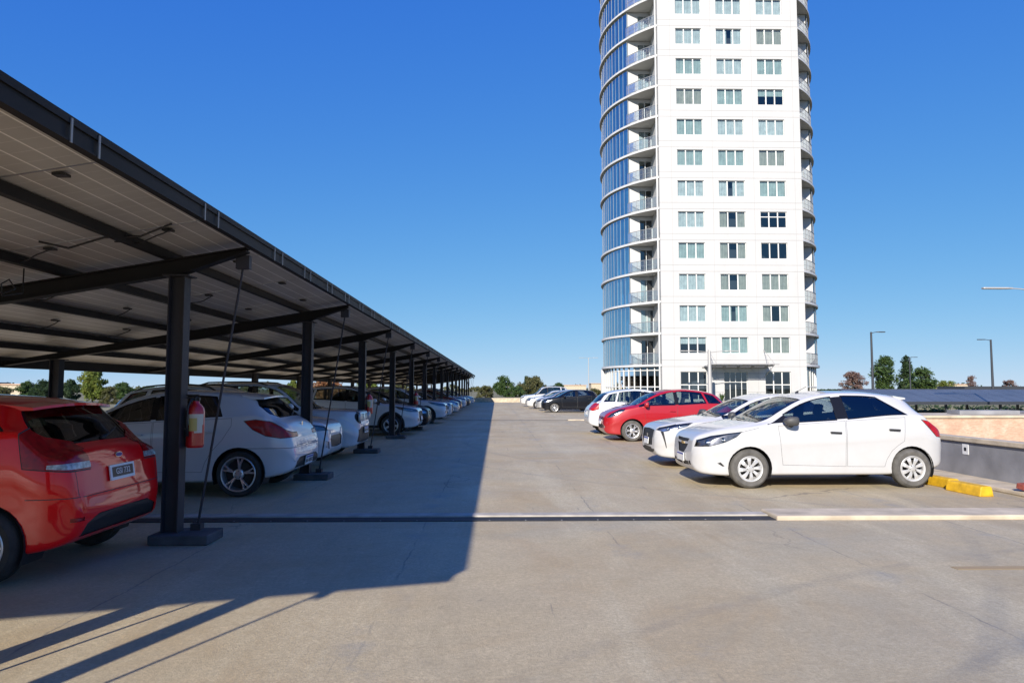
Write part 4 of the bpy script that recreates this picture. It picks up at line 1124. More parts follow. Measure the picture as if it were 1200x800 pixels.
# ------------------------------------------------------------------ solar canopy on the left
XE, HE, SL, XB = -2.5, 3.11, .17, -8.45
def roof_z(x): return HE - SL*(XE-x)          # top of the panels
PY = [1.40, 3.05] + [7.28+4.97*k for k in range(16)]
Y0, Y1 = -.30, PY[-1]+.7
cp = thing('solar_canopy', 'long charcoal steel carport roofed with solar panels on the left', 'carport', (0, 0, 0))
XF, XR = -3.25, -7.5
PUR = .085; RAF = .165; PT = .04
def raf_z(x): return roof_z(x)-PT-PUR-RAF/2
M['plinth'] = simple('dark_plinth_concrete', (.075, .072, .075), .85, var=.3, vscale=5, bump=.3, bscale=40)
for i, y in enumerate(PY):
    for x, front in ((XF, True), (XR, False)):
        zt = roof_z(x)-PT-PUR-RAF*max(.40, min(1, .40+.60*(x+8.4)/3.4))-.012
        q = MB()
        # upright I section: web along x so the flanges face the aisle
        hw_ = .082 if y > 2 else .065
        q.box(x-hw_, x-hw_+.012, y-.075, y+.075, .10, zt); q.box(x+hw_-.012, x+hw_, y-.075, y+.075, .10, zt); q.box(x-hw_+.012, x+hw_-.012, y-.006, y+.006, .10, zt)
        q.box(x-.13, x+.13, y-.11, y+.11, zt-.014, zt)
        po = q.build('post', M['post_steel'], cp)
        if front or i < 6:
            q = MB(); q.box(x-(.15 if front else .2), x+(.43 if front else .2), y-.20, y+.22, .001, .098); q.build('plinth', M['plinth'], po, bevel=.012)
    q = MB(); xa_, xb_ = XB+.085, XE-.064
    def rz(x): return roof_z(x)-PT-PUR
    def rd(x): return RAF*max(.40, min(1, .40+.60*(x+8.4)/3.4))*(1 if x < -3.2 else max(.30, 1-(x+3.2)*1.1))
    for u0, u1 in ((-.06, .06), (-.006, .006)):
        st = [xa_, -7.4, -6.2, -5.0, -3.2, xb_]
        for x0, x1 in zip(st[:-1], st[1:]):
            t0, t1, b0, b1 = rz(x0), rz(x1), rz(x0)-rd(x0), rz(x1)-rd(x1)
            for (p0, p1, r0, r1) in (((t0, t1, t0-.014, t1-.014), (b0+.014, b1+.014, b0, b1)) if u0 < -.01 else ((t0-.014, t1-.014, b0+.014, b1+.014),)):
                A = [(x0, y+u0, r0), (x1, y+u0, r1), (x1, y+u0, p1), (x0, y+u0, p0)]; B = [(x0, y+u1, r0), (x1, y+u1, r1), (x1, y+u1, p1), (x0, y+u1, p0)]
                q.poly(A); q.poly(B)
                for k in range(4): q.poly([A[k], A[(k+1) % 4], B[(k+1) % 4], B[k]])
    q.build('rafter', M['canopy_steel'], cp, merge=1e-5)
    for _ in (0,):
        z1 = roof_z(-2.66)-PT-PUR-RAF*.42
        q = MB(); q.tube([(XF+.20, y+.12, .10), (-2.645, y+.10, z1-.10)], .013, 8)
        q.box(-2.71, -2.57, y+.06, y+.14, z1-.12, z1+.02); q.box(XF+.15, XF+.25, y+.07, y+.17, .098, .16)
        q.build('tie_rod', M['post_steel'], cp)
for k, x in enumerate((-3.36, -4.4, -5.45, -6.5, -7.45)):
    q = MB(); zc = roof_z(x)-PT-PUR/2
    q.box(x-.035, x+.035, Y0+.05, Y1-.05, zc-PUR/2, zc+PUR/2-.002); q.build('purlin', M['canopy_steel'], cp)
q = MB(); zc = roof_z(XE)
FS = Y0+.36; FB = zc-PT-.105; q.box(XE-.06, XE-.002, FS, Y1, FB, zc-PT-.003); q.box(XE-.07, XE+.012, FS-.003, Y1+.003, zc-PT-.002, zc+.006); q.box(XE-.0015, XE+.012, FS-.003, Y1+.003, FB-.004, FB+.010)
q.build('fascia', M['canopy_steel'], cp)
q = MB(); zc = roof_z(XB); q.box(XB, XB+.07, Y0, Y1, zc-PT-PUR-.085, zc-.002); q.build('rear_fascia', M['canopy_steel'], cp)
# clips on the fascia
M['clip'] = simple('zinc_clip', (.30, .29, .27), .5, .3)
zc = roof_z(XE)
for k in range(44):
    y = 2.2+k*1.9*(.65 if k > 3 else 1)+(2.0 if k > 3 else 0)
    for d in (0, .29):
        q = MB(); q.box(XE+.0125, XE+.019, y+d-.009, y+d+.009, zc-PT-.115, zc-.01)
        q.build('fascia_clip', M['clip'], cp)
# solar panels
def back_sheet():
    m, nt, b = new_mat('panel_back_sheet'); N = nt.nodes; Lk = nt.links
    tc = N.new('ShaderNodeTexCoord'); sp = N.new('ShaderNodeSeparateXYZ'); Lk.new(tc.outputs['Object'], sp.inputs[0])
    def line(axis, period, w):
        a = N.new('ShaderNodeMath'); a.operation = 'PINGPONG'; a.inputs[1].default_value = period/2; Lk.new(sp.outputs[axis], a.inputs[0])
        c = N.new('ShaderNodeMath'); c.operation = 'LESS_THAN'; c.inputs[1].default_value = w; Lk.new(a.outputs[0], c.inputs[0]); return c.outputs[0]
    l1 = line('X', .166, .006); l2 = line('Y', .166, .003)
    mx0 = N.new('ShaderNodeMath'); mx0.operation = 'MULTIPLY'; mx0.inputs[1].default_value = .35; Lk.new(l2, mx0.inputs[0])
    mm = N.new('ShaderNodeMath'); mm.operation = 'MAXIMUM'; Lk.new(l1, mm.inputs[0]); Lk.new(mx0.outputs[0], mm.inputs[1])
    n = N.new('ShaderNodeTexNoise'); n.inputs['Scale'].default_value = 2.2; n.inputs['Detail'].default_value = 7; Lk.new(tc.outputs['Object'], n.inputs['Vector'])
    cr = N.new('ShaderNodeMix'); cr.data_type = 'RGBA'; cr.inputs['A'].default_value = (.36, .34, .32, 1); cr.inputs['B'].default_value = (.52, .505, .48, 1); Lk.new(n.outputs['Fac'], cr.inputs['Factor'])
    mx = N.new('ShaderNodeMix'); mx.data_type = 'RGBA'; Lk.new(mm.outputs[0], mx.inputs['Factor']); Lk.new(cr.outputs['Result'], mx.inputs['A']); mx.inputs['B'].default_value = (.85, .83, .80, 1)
    Lk.new(mx.outputs['Result'], b.inputs['Base Color']); b.inputs['Roughness'].default_value = .38
    return m
M['backsheet'] = back_sheet()
M['cells'] = simple('solar_cells', (.012, .018, .05), .12, coat=.6)
th = math.atan(SL)
rows = [(-2.575, -3.52), (-3.53, -4.52), (-4.53, -5.52), (-5.53, -6.50), (-6.51, -7.47), (-7.48, -8.38)]
PL = 1.655
ncol = int((Y1-Y0-.1)/PL)
def panel_mesh(w):
    q = MB(); l = PL-.006
    q.poly([(-w/2+.006, -l/2+.006, .004), (-w/2+.006, l/2-.006, .004), (w/2-.006, l/2-.006, .004), (w/2-.006, -l/2+.006, .004)], 0)
    q.poly([(-w/2+.006, -l/2+.006, .034), (w/2-.006, -l/2+.006, .034), (w/2-.006, l/2-.006, .034), (-w/2+.006, l/2-.006, .034)], 1)
    for a in ((-w/2, w/2, -l/2, -l/2+.008), (-w/2, w/2, l/2-.008, l/2), (-w/2, -w/2+.008, -l/2+.008, l/2-.008), (w/2-.008, w/2, -l/2+.008, l/2-.008)):
        q.box(a[0], a[1], a[2], a[3], 0, .036, 2)
    return q
cells = []
for j in range(ncol):
    for r_ in rows: cells.append((Y0+.06+PL*(j+.5), r_))
meshes = {}
far = MB()
for i, (y, (xa, xb)) in enumerate(cells):
    w = (xa-xb)/math.cos(th); xc = (xa+xb)/2
    Mt = Matrix.Translation((xc, y, roof_z(xc)-.038)) @ Matrix.Rotation(-th, 4, 'Y')
    if i < 96:
        if round(w, 3) not in meshes: meshes[round(w, 3)] = panel_mesh(w).mesh('solar_panel', [M['backsheet'], M['cells'], M['alu']])
        o = link(bpy.data.objects.new('solar_panel', meshes[round(w, 3)]), cp); o.matrix_local = Mt
    else:
        q = panel_mesh(w); n = len(far.v); far.v += [tuple(Mt @ Vector(v)) for v in q.v]; far.f += [tuple(n+a for a in f) for f in q.f]; far.m += q.m
o = far.build('solar_panel', [M['backsheet'], M['cells'], M['alu']], cp); o['kind'] = 'stuff'
# junction boxes and cables below the panels
random.seed(3)
def cable(pts, r=.007):
    q = MB(); q.tube(pts, r, 5); q.build('cable', M['black_plastic'], cp, smooth=True)
for j in range(2, 9):
    for k, (xa, xb) in enumerate(rows[:4]):
        y = Y0+.06+PL*j; xc = (xa+xb)/2+random.uniform(-.1, .1); z = roof_z(xc)-.04
        q = MB(); q.box(xc-.045, xc+.045, y+.05, y+.12, z-.022, z-.004); q.build('junction_box', M['black_plastic'], cp)
        if random.random() < .75:
            pts = []
            for t in range(9):
                u = t/8; x = xc+.05-(.55+.3*random.random()*0)*u*1.0+(.0)
                pts.append((x, y+.09+.06*math.sin(u*5+j), roof_z(x)-.06-.05*math.sin(math.pi*u)-random.uniform(0, .012)))
            cable(pts)
cable([(-4.37, 6.1, roof_z(-4.4)-.16), (-4.34, 6.15, 2.40), (-4.36, 6.3, 2.36), (-4.33, 6.42, 2.42), (-4.36, 6.38, 2.5), (-4.34, 6.25, 2.44), (-4.36, 6.3, 2.34), (-4.35, 6.55, 2.4), (-4.38, 6.6, roof_z(-4.4)-.15)])
cable([(-4.0, 6.2, roof_z(-4)-.05), (-3.8, 6.3, roof_z(-3.8)-.12), (-3.5, 6.32, roof_z(-3.5)-.07), (-3.2, 6.36, roof_z(-3.2)-.10), (-2.9, 6.3, roof_z(-2.9)-.05)], .01)

# fire extinguishers hung on posts 1, 3 and 5
M['ext_red'] = simple('extinguisher_red', (.50, .012, .012), .28, coat=.6)
M['ext_label'] = simple('extinguisher_label', (.62, .55, .42), .5)
M['ext_yellow'] = simple('extinguisher_yellow', (.50, .40, .12), .5)
def extinguisher(label, x, y, z):
    t = thing('fire_extinguisher', label, 'extinguisher', (x, y, z), 0, 'fire extinguishers hung on the posts')
    q = MB(); q.lathe([(.001, 0), (.078, .0), (.086, .012), (.088, .03), (.088, .36), (.080, .40), (.060, .43), (.036, .45), (.034, .47), (.001, .47)], 24)
    o = q.build('cylinder', M['ext_red'], t, smooth=True); set_sharp(o.data, 50)
    q = MB(); n = 10
    for a0, a1, z0, z1, mi in ((-2.9, -.2, .23, .34, 0), (-1.3, -.35, .15, .23, 0), (-1.9, -1.0, .17, .30, 1)):
        rr = .0886 if mi == 0 else .089
        for k in range(n):
            b0 = a0+(a1-a0)*k/n; b1 = a0+(a1-a0)*(k+1)/n
            q.poly([(rr*math.cos(b0), rr*math.sin(b0), z0), (rr*math.cos(b1), rr*math.sin(b1), z0), (rr*math.cos(b1), rr*math.sin(b1), z1), (rr*math.cos(b0), rr*math.sin(b0), z1)], mi)
    q.build('paper_label', [M['ext_label'], M['ext_yellow']], t, fix=False)
    q = MB(); q.lathe([(.024, .47), (.024, .51), (.012, .52), (.001, .52)], 12); q.box(-.11, .03, -.014, .014, .525, .54); q.box(-.10, .02, -.012, .012, .496, .508); q.lathe([(.02, 0), (.02, .015), (.001, .016)], 12, 'x', 0, (.024, 0, .49))
    q.build('valve', M['black_plastic'], t, bevel=.003)
    q = MB(); pts = [(-.01, -.02, .49), (-.02, -.07, .485), (-.035, -.105, .42), (-.04, -.108, .28), (-.04, -.10, .12)]; q.tube(pts, [.011, .011, .011, .011, .018], 8); q.build('hose', M['black_plastic'], t, smooth=True)
    q = MB(); q.box(-.092, -.06, -.02, .02, .38, .40); q.box(-.092, -.07, -.03, .03, .18, .20); q.build('bracket', M['galv'], t)
ex = XF+.176
extinguisher('red fire extinguisher with a paper label on the first post, beside the tie rod', ex, PY[2]+.06, .93)
extinguisher('red fire extinguisher hung on the third canopy post by the white car door', ex, PY[4], .93)
extinguisher('small distant red fire extinguisher on the fifth canopy post', ex, PY[6], .93)
# ------------------------------------------------------------------ apartment tower
TX, TY, TR = 22.05, 74.0, 11.0
FX0, FX1, FY = 15.3, 28.8, 65.2
NF, Z1, FH = 15, 3.85, 2.96
def P(phi, r, z): a = R(phi); return (TX+r*math.sin(a), TY-r*math.cos(a), z)
def facade_mat():
    m, nt, b = new_mat('white_rendered_panels'); N = nt.nodes; Lk = nt.links
    tc = N.new('ShaderNodeTexCoord'); sp = N.new('ShaderNodeSeparateXYZ'); Lk.new(tc.outputs['Object'], sp.inputs[0])
    def math_(op, a, c):
        x = N.new('ShaderNodeMath'); x.operation = op
        for s, v in zip(x.inputs, (a, c)):
            if isinstance(v, (int, float)): s.default_value = v
            else: Lk.new(v, s)
        return x.outputs[0]
    z = math_('SUBTRACT', sp.outputs['Z'], Z1-.25)
    f = math_('FLOORED_MODULO', z, FH)
    l = math_('MAXIMUM', math_('LESS_THAN', f, .045), math_('LESS_THAN', math_('ABSOLUTE', math_('SUBTRACT', f, .62), 0), .022))
    fx = math_('FLOORED_MODULO', math_('SUBTRACT', sp.outputs['X'], 16.45), 3.9)
    l = math_('MAXIMUM', l, math_('MULTIPLY', math_('LESS_THAN', fx, .03), .7))
    n = N.new('ShaderNodeTexNoise'); n.inputs['Scale'].default_value = .8; n.inputs['Detail'].default_value = 7; n.inputs['Roughness'].default_value = .7
    mp = N.new('ShaderNodeMapping'); mp.inputs['Scale'].default_value = (1, 1, .35); Lk.new(tc.outputs['Object'], mp.inputs['Vector']); Lk.new(mp.outputs[0], n.inputs['Vector'])
    c1 = N.new('ShaderNodeMix'); c1.data_type = 'RGBA'; c1.inputs['A'].default_value = (.45, .445, .44, 1); c1.inputs['B'].default_value = (.55, .545, .54, 1); Lk.new(n.outputs['Fac'], c1.inputs['Factor'])
    c2 = N.new('ShaderNodeMix'); c2.data_type = 'RGBA'; Lk.new(c1.outputs['Result'], c2.inputs['A']); c2.inputs['B'].default_value = (.27, .265, .26, 1)
    Lk.new(math_('MULTIPLY', l, .8), c2.inputs['Factor']); Lk.new(c2.outputs['Result'], b.inputs['Base Color']); b.inputs['Roughness'].default_value = .6
    return m
M['facade'] = facade_mat()
M['white_wall'] = simple('white_balcony_wall', (.55, .55, .55), .65, var=.06, vscale=1.5)
M['slab_white'] = simple('white_slab_edge', (.58, .58, .58), .6, var=.08, vscale=1)
M['ceil'] = simple('balcony_soffit', (.50, .48, .45), .7)
M['tower_glass'] = glass('blue_curtain_glass', (.46, .74, .80), .85, ior=1.6)
M['window_pane'] = glass('pale_window_pane', (.78, .88, .91), .93, ior=1.5)
M['curtain'] = simple('pale_curtain', (.58, .60, .60), .9, var=.15, vscale=2)
M['curtain_beige'] = simple('beige_curtain', (.40, .38, .33), .9, var=.15, vscale=2)
M['curtain_grey'] = simple('grey_green_curtain', (.42, .48, .46), .9, var=.15, vscale=2)
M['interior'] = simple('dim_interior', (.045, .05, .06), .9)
M['teal_interior'] = simple('teal_blind', (.15, .24, .26), .6, var=.45, vscale=1.2)
M['rail'] = simple('grey_railing', (.30, .31, .33), .5, .3)
M['white_frame'] = simple('white_window_frame', (.72, .72, .70), .45)
tower = thing('apartment_tower', 'tall white rounded apartment tower with curved balconies and teal glass', 'building', (0, 0, 0))
random.seed(11)
cols = [(17.0, 19.5), (20.9, 23.4), (24.8, 27.3)]
ZT = Z1+FH*NF
holes = []
for k in range(NF):
    zs = Z1+FH*k+.97
    for c in cols: holes.append((c[0], c[1], zs, zs+1.53))
gh = [(17.0, 19.5, .55, 3.15), (21.05, 23.25, .02, 3.15), (24.9, 27.3, .55, 3.15)]
holes += gh
xs = sorted({FX0, FX1}|{h[0] for h in holes}|{h[1] for h in holes}); zs = sorted({-.05, ZT+1.1}|{h[2] for h in holes}|{h[3] for h in holes})
q = MB(); D = .22
def in_hole(x, z): return any(h[0] < x < h[1] and h[2] < z < h[3] for h in holes)
for i in range(len(xs)-1):
    for j in range(len(zs)-1):
        if in_hole((xs[i]+xs[i+1])/2, (zs[j]+zs[j+1])/2): continue
        q.poly([(xs[i], FY, zs[j]), (xs[i+1], FY, zs[j]), (xs[i+1], FY, zs[j+1]), (xs[i], FY, zs[j+1])])
for (a, b_, c, d) in holes:
    q.poly([(a, FY, c), (a, FY, d), (a, FY+D, d), (a, FY+D, c)]); q.poly([(b_, FY, c), (b_, FY+D, c), (b_, FY+D, d), (b_, FY, d)])
    q.poly([(a, FY, d), (b_, FY, d), (b_, FY+D, d), (a, FY+D, d)]); q.poly([(a, FY, c), (a, FY+D, c), (b_, FY+D, c), (b_, FY, c)])
for x in (FX0, FX1): q.poly([(x, FY, -.05), (x, FY+3.2, -.05), (x, FY+3.2, ZT+1.1), (x, FY, ZT+1.1)])
q.poly([(FX0, FY, ZT+1.1), (FX1, FY, ZT+1.1), (FX1, FY+3.2, ZT+1.1), (FX0, FY+3.2, ZT+1.1)])
fac = q.build('facade_wall', M['facade'], tower, fix=False, merge=1e-5)
# interior
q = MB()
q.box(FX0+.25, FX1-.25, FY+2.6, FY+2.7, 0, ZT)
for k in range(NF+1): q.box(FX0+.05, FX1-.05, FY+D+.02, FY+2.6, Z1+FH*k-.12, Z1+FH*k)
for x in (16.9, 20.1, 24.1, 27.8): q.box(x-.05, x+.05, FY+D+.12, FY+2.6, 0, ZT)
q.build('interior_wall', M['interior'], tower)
def window(x0, x1, z0, z1, n, style, parent, y=FY+.13):
    q = MB(); t = .055
    for a in (x0, x1-t): q.box(a, a+t, y-.03, y+.03, z0+t, z1-t)
    q.box(x0, x1, y-.03, y+.03, z0, z0+t); q.box(x0, x1, y-.03, y+.03, z1-t, z1)
    w = (x1-x0)/n
    for k in range(1, n): q.box(x0+w*k-t*.9, x0+w*k+t*.9, y-.035, y+.025, z0+t, z1-t)
    if style == 'grid': q.box(x0+t, x1-t, y-.032, y+.02, (z0+z1)/2+.05, (z0+z1)/2+.13)
    if style in ('transom', 'transom_dark'): q.box(x0+t, x1-t, y-.032, y+.02, z1-.52, z1-.45)
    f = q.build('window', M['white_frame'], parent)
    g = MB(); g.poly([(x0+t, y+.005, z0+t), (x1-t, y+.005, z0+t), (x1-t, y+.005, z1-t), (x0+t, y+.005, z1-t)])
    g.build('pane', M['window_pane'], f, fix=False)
    if style in ('dark', 'grid', 'transom_dark'): return f
    c = MB(); yy = y+.13
    def drape(a, b_, mi=0, zlo=None):
        m_ = max(4, int((b_-a)/.07)); zl = z0+.02 if zlo is None else zlo
        for i in range(m_):
            u0, u1 = a+(b_-a)*i/m_, a+(b_-a)*(i+1)/m_
            d0, d1 = (.025 if i % 2 else -.025), (-.025 if i % 2 else .025)
            c.poly([(u0, yy+d0, zl), (u1, yy+d1, zl), (u1, yy+d1, z1), (u0, yy+d0, z1)], mi)
    if style in ('full', 'transom'): drape(x0, x1)
    elif style == 'beige': drape(x0, x1, 1)
    elif style == 'gap':
        g0 = random.uniform(.36, .46); drape(x0, x0+(x1-x0)*g0); drape(x0+(x1-x0)*(g0+.16), x1)
    elif style == 'half': drape(x0, x0+(x1-x0)*.36); drape(x0+(x1-x0)*.75, x1)
    elif style == 'top': drape(x0, x1, 0, z0+(z1-z0)*.6)
    elif style == 'beige_gap': drape(x0, x0+(x1-x0)*.3, 1); drape(x0+(x1-x0)*.68, x1, 1)
    c.build('curtain', [M[random.choice(('curtain', 'curtain', 'curtain_grey'))], M['curtain_beige']], f, fix=False)
    return f
# curtains as seen, floor by floor upwards (left, middle, right)
look = [('top', 'full', 'beige'), ('full', 'gap', 'beige_gap'), ('full', 'beige_gap', 'beige'), ('full', 'beige_gap', 'dark'), ('full', 'beige_gap', 'transom_dark'),
        ('full', 'gap', 'full'), ('full', 'full', 'beige'), ('full', 'full', 'full'), ('beige', 'full', 'top'), ('full', 'full', 'full'),
        ('full', 'gap', 'beige'), ('full', 'full', 'full'), ('full', 'half', 'full'), ('beige', 'full', 'gap'), ('full', 'full', 'full')]
for k in range(NF):
    z0 = Z1+FH*k+.97
    for c, st in zip(cols, look[k]): window(c[0], c[1], z0, z0+1.53, 3, st, tower)
window(17.0, 19.5, .55, 3.15, 3, 'grid', tower); window(24.9, 27.3, .55, 3.15, 3, 'grid', tower)
# entrance
q = MB(); y = FY+.13
for x in (21.05, 21.6, 22.12, 22.68, 23.19): q.box(x, x+.06, y-.03, y+.03, .02, 3.15)
for z in (2.15, 3.09): q.box(21.11, 23.19, y-.028, y+.028, z, z+.06)
d = q.build('entrance_door', M['white_frame'], tower); g = MB(); g.poly([(21.1, y, .05), (23.2, y, .05), (23.2, y, 3.1), (21.1, y, 3.1)]); g.build('pane', M['window_pane'], d, fix=False)
# glazed porch roof over the entrance
q = MB()
yA, yB = FY-2.6, FY-.02
for x in (19.6, 20.9, 22.2, 23.5, 24.8): q.tube([(x, yB, 3.55), (x, yA, 3.75)], .045, 6)
for yy, z in ((yA, 3.75), (FY-1.3, 3.65), (yB-.06, 3.56)): q.tube([(19.0, yy, z), (25.2, yy, z+.0)], .05, 6)
po = q.build('porch_roof', M['lamp_pole_pale'], tower)
g = MB(); g.poly([(19.1, yA+.03, 3.81), (25.1, yA+.03, 3.81), (25.1, yB, 3.62), (19.1, yB, 3.62)]); g.build('pane', M['window_pane'], po, fix=False)
q = MB()
for x in (19.6, 24.8): q.tube([(x, FY, 5.2), (x, yA+.1, 3.8)], .022, 6); q.tube([(x, FY, 5.2), (x, FY-1.3, 3.7)], .022, 6); q.tube([(x, FY, 2.6), (x, yA+.1, 3.7)], .022, 6)
q.build('tie_rod', M['lamp_pole_pale'], po)
# rounded ends: slabs, curtain glass, balconies
PC = math.degrees(math.asin((TX-FX0-.02)/TR)); PG_, PB = 58.0, 150.0
q = MB()
q.prism([P(a, 7.9, 0)[:2] for a in range(-180, 180, 8)], 0, ZT, 0); q.build('core_wall', M['interior'], tower)
slab_pts = [P(a, TR-.07, 0)[:2] for a in [PC+i*(360-2*PC)/90 for i in range(91)]]
for k in range(NF+1):
    z = Z1+FH*k
    q = MB(); q.prism(slab_pts, z-.20, z, 0, 1); q.build('floor_slab', [M['ceil'], M['slab_white']], tower)
random.seed(5)
YB = P(-PG_, 10.6, 0)[1]
for sg in (-1, 1):
    # ground floor glazing
    q = MB(); a0, a1 = PC+1, 100; n = 14
    for i in range(n+1):
        a = sg*(a0+(a1-a0)*i/n); x, yv, _ = P(a, 10.55, 0); q.tube([(x, yv, .0), (x, yv, Z1-.245)], .055, 6)
    for z in (.35, 1.75, 3.3):
        q.tube([P(sg*(a0+(a1-a0)*i/30), 10.55, z) for i in range(31)], .05, 6)
    gf = q.build('shopfront_frame', M['white_frame'], tower)
    g = MB()
    for i in range(30):
        b0, b1 = sg*(a0+(a1-a0)*i/30), sg*(a0+(a1-a0)*(i+1)/30); g.poly([P(b0, 10.5, .02), P(b1, 10.5, .02), P(b1, 10.5, Z1-.25), P(b0, 10.5, Z1-.25)])
    g.build('pane', M['dark_glass'], gf, fix=False)
    q = MB(); x, yv, _ = P(sg*97, 10.75, 0); q.lathe([(.28, 0), (.28, Z1-.25)], 16, 'z', 0, (x, yv, 0)); q.build('column', M['white_wall'], tower, smooth=True)
    for k in range(NF):
        z0, z1 = Z1+FH*k+.003, Z1+FH*(k+1)-.243
        # curved curtain glass with thin mullions
        n = 26; g = MB(); fr = MB(); rg = 10.72
        for i in range(n):
            b0, b1 = sg*(PG_+(PB-PG_)*i/n), sg*(PG_+(PB-PG_)*(i+1)/n)
            g.poly([P(b0, rg, z0), P(b1, rg, z0), P(b1, rg, z1), P(b0, rg, z1)])
        cg = g.build('curtain_glass', M['tower_glass'], tower, fix=False)
        for i in range(n+1):
            b0 = sg*(PG_+(PB-PG_)*i/n); x, yv, _ = P(b0, rg, 0)
            fr.tube([(x, yv, z0), (x, yv, z1)], .014 if i % 2 else .022, 5)
        fr.build('mullion', M['rail'], cg)
        if sg < 0:
            c = MB(); mode = random.random()
            if k == 1: mode = .9
            for i in range(n):
                b0, b1 = sg*(PG_+.4+(PB-PG_)*i/n), sg*(PG_-.4+(PB-PG_)*(i+1)/n)
                r_ = random.random()
                if mode > .85: mi = 2
                elif r_ < (.55 if mode < .45 else .22): mi = 0
                else: mi = 2
                frac = random.uniform(.35, .8) if mi == 0 else 1.0
                b1 = b0+(b1-b0)*frac
                c.poly([P(b0, rg-.22, z0), P(b1, rg-.22, z0), P(b1, rg-.22, z1), P(b0, rg-.22, z1)], mi)
            c.build('blind', [M['curtain'], M['curtain_beige'], M['teal_interior']], cg, fix=False)
        # balcony: back wall, end wall, sliding door, railing
        xo = P(sg*PG_, 10.6, 0)[0]; xi = FX0 if sg < 0 else FX1
        xd = xo+(xi-xo)*.42
        w = MB()
        a, b_ = sorted((xo, xd)); w.box(a, b_, YB, YB+.15, z0, z1)
        w.box(*sorted((xd, xi)), YB, YB+.15, z1-.35, z1)
        w.build('balcony_wall', M['white_wall'], tower)
        dfr = MB(); a, b_ = sorted((xd, xi)); dz = z1-.35
        for x in (a+.001, (a+b_)/2-.03, b_-.061): dfr.box(x, x+.06, YB+.03, YB+.09, z0, dz)
        dd = dfr.build('balcony_door', M['white_frame'], tower)
        g = MB(); g.poly([(a, YB+.06, z0), (b_, YB+.06, z0), (b_, YB+.06, dz), (a, YB+.06, dz)]); g.build('pane', M['window_pane'], dd, fix=False)
        if random.random() < .5:
            c = MB(); e = random.uniform(.3, .9); x0_, x1_ = a+.05, a+(b_-a)*e
            for i in range(10):
                u0, u1 = x0_+(x1_-x0_)*i/10, x0_+(x1_-x0_)*(i+1)/10; s0 = .03 if i % 2 else -.03
                c.poly([(u0, YB+.18+s0, z0), (u1, YB+.18-s0, z0), (u1, YB+.18-s0, dz), (u0, YB+.18+s0, dz)])
            c.build('curtain', [M['curtain']], dd, fix=False)
        rl = MB(); rr_ = TR-.16; nb = 26
        pts = [P(sg*(PC+.6+(PG_-PC-.6)*i/nb), rr_, 0) for i in range(nb+1)]
        for hz, rad in ((1.05, .035), (.55, .012), (.12, .02)): rl.tube([(p[0], p[1], z0+hz) for p in pts], rad, 5)
        for i, p in enumerate(pts): rl.tube([(p[0], p[1], z0), (p[0], p[1], z0+1.05)], .028 if i % 6 == 0 else .011, 4)
        ro = rl.build('balcony_railing', M['rail'], tower)
        g = MB()
        for p, p2 in zip(pts[:-1], pts[1:]): g.poly([(p[0], p[1]+.02, z0+.14), (p2[0], p2[1]+.02, z0+.14), (p2[0], p2[1]+.02, z0+1.0), (p[0], p[1]+.02, z0+1.0)])
        g.build('pane', M['window_pane'], ro, fix=False)
q = MB(); q.lathe([(.09, 0), (.09, ZT+.5)], 10, 'z', 0, (FX0-.14, FY+.35, 0)); q.build('downpipe', M['white_wall'], tower, smooth=True)
q = MB(); q.prism(slab_pts, ZT+.003, ZT+.9, 0); q.box(18.5, 25.5, 69, 77, ZT+.9, ZT+4); q.build('roof', M['white_wall'], tower)
# ------------------------------------------------------------------ trees and shrubs
def leaf_mat(name, c1, c2):
    m, nt, b = new_mat(name); N = nt.nodes; Lk = nt.links
    tc = N.new('ShaderNodeTexCoord'); n = N.new('ShaderNodeTexNoise'); n.inputs['Scale'].default_value = 1.4; n.inputs['Detail'].default_value = 6
    Lk.new(tc.outputs['Object'], n.inputs['Vector'])
    mr = N.new('ShaderNodeMapRange'); mr.inputs['From Min'].default_value = .35; mr.inputs['From Max'].default_value = .65; Lk.new(n.outputs['Fac'], mr.inputs['Value'])
    x = N.new('ShaderNodeMix'); x.data_type = 'RGBA'; x.inputs['A'].default_value = (*c1, 1); x.inputs['B'].default_value = (*c2, 1); Lk.new(mr.outputs['Result'], x.inputs['Factor'])
    Lk.new(x.outputs['Result'], b.inputs['Base Color']); b.inputs['Roughness'].default_value = .6
    tr = N.new('ShaderNodeBsdfTranslucent'); Lk.new(x.outputs['Result'], tr.inputs['Color'])
    ms = N.new('ShaderNodeMixShader'); ms.inputs[0].default_value = .3
    Lk.new(b.outputs[0], ms.inputs[1]); Lk.new(tr.outputs[0], ms.inputs[2]); Lk.new(ms.outputs[0], N['Material Output'].inputs['Surface'])
    return m
LEAF = {'green': leaf_mat('leaf_green', (.035, .075, .018), (.09, .14, .035)), 'bright': leaf_mat('leaf_bright_green', (.10, .15, .02), (.20, .22, .04)),
        'dark': leaf_mat('leaf_dark_green', (.018, .042, .014), (.05, .085, .03)), 'pink': leaf_mat('leaf_pinkish_brown', (.16, .10, .085), (.26, .17, .13)),
        'olive': leaf_mat('leaf_olive', (.07, .08, .025), (.15, .14, .05)), 'orange': leaf_mat('leaf_orange', (.30, .12, .05), (.35, .22, .12))}
M['bark'] = simple('bark', (.10, .075, .055), .9, bump=.6, bscale=12, var=.3)
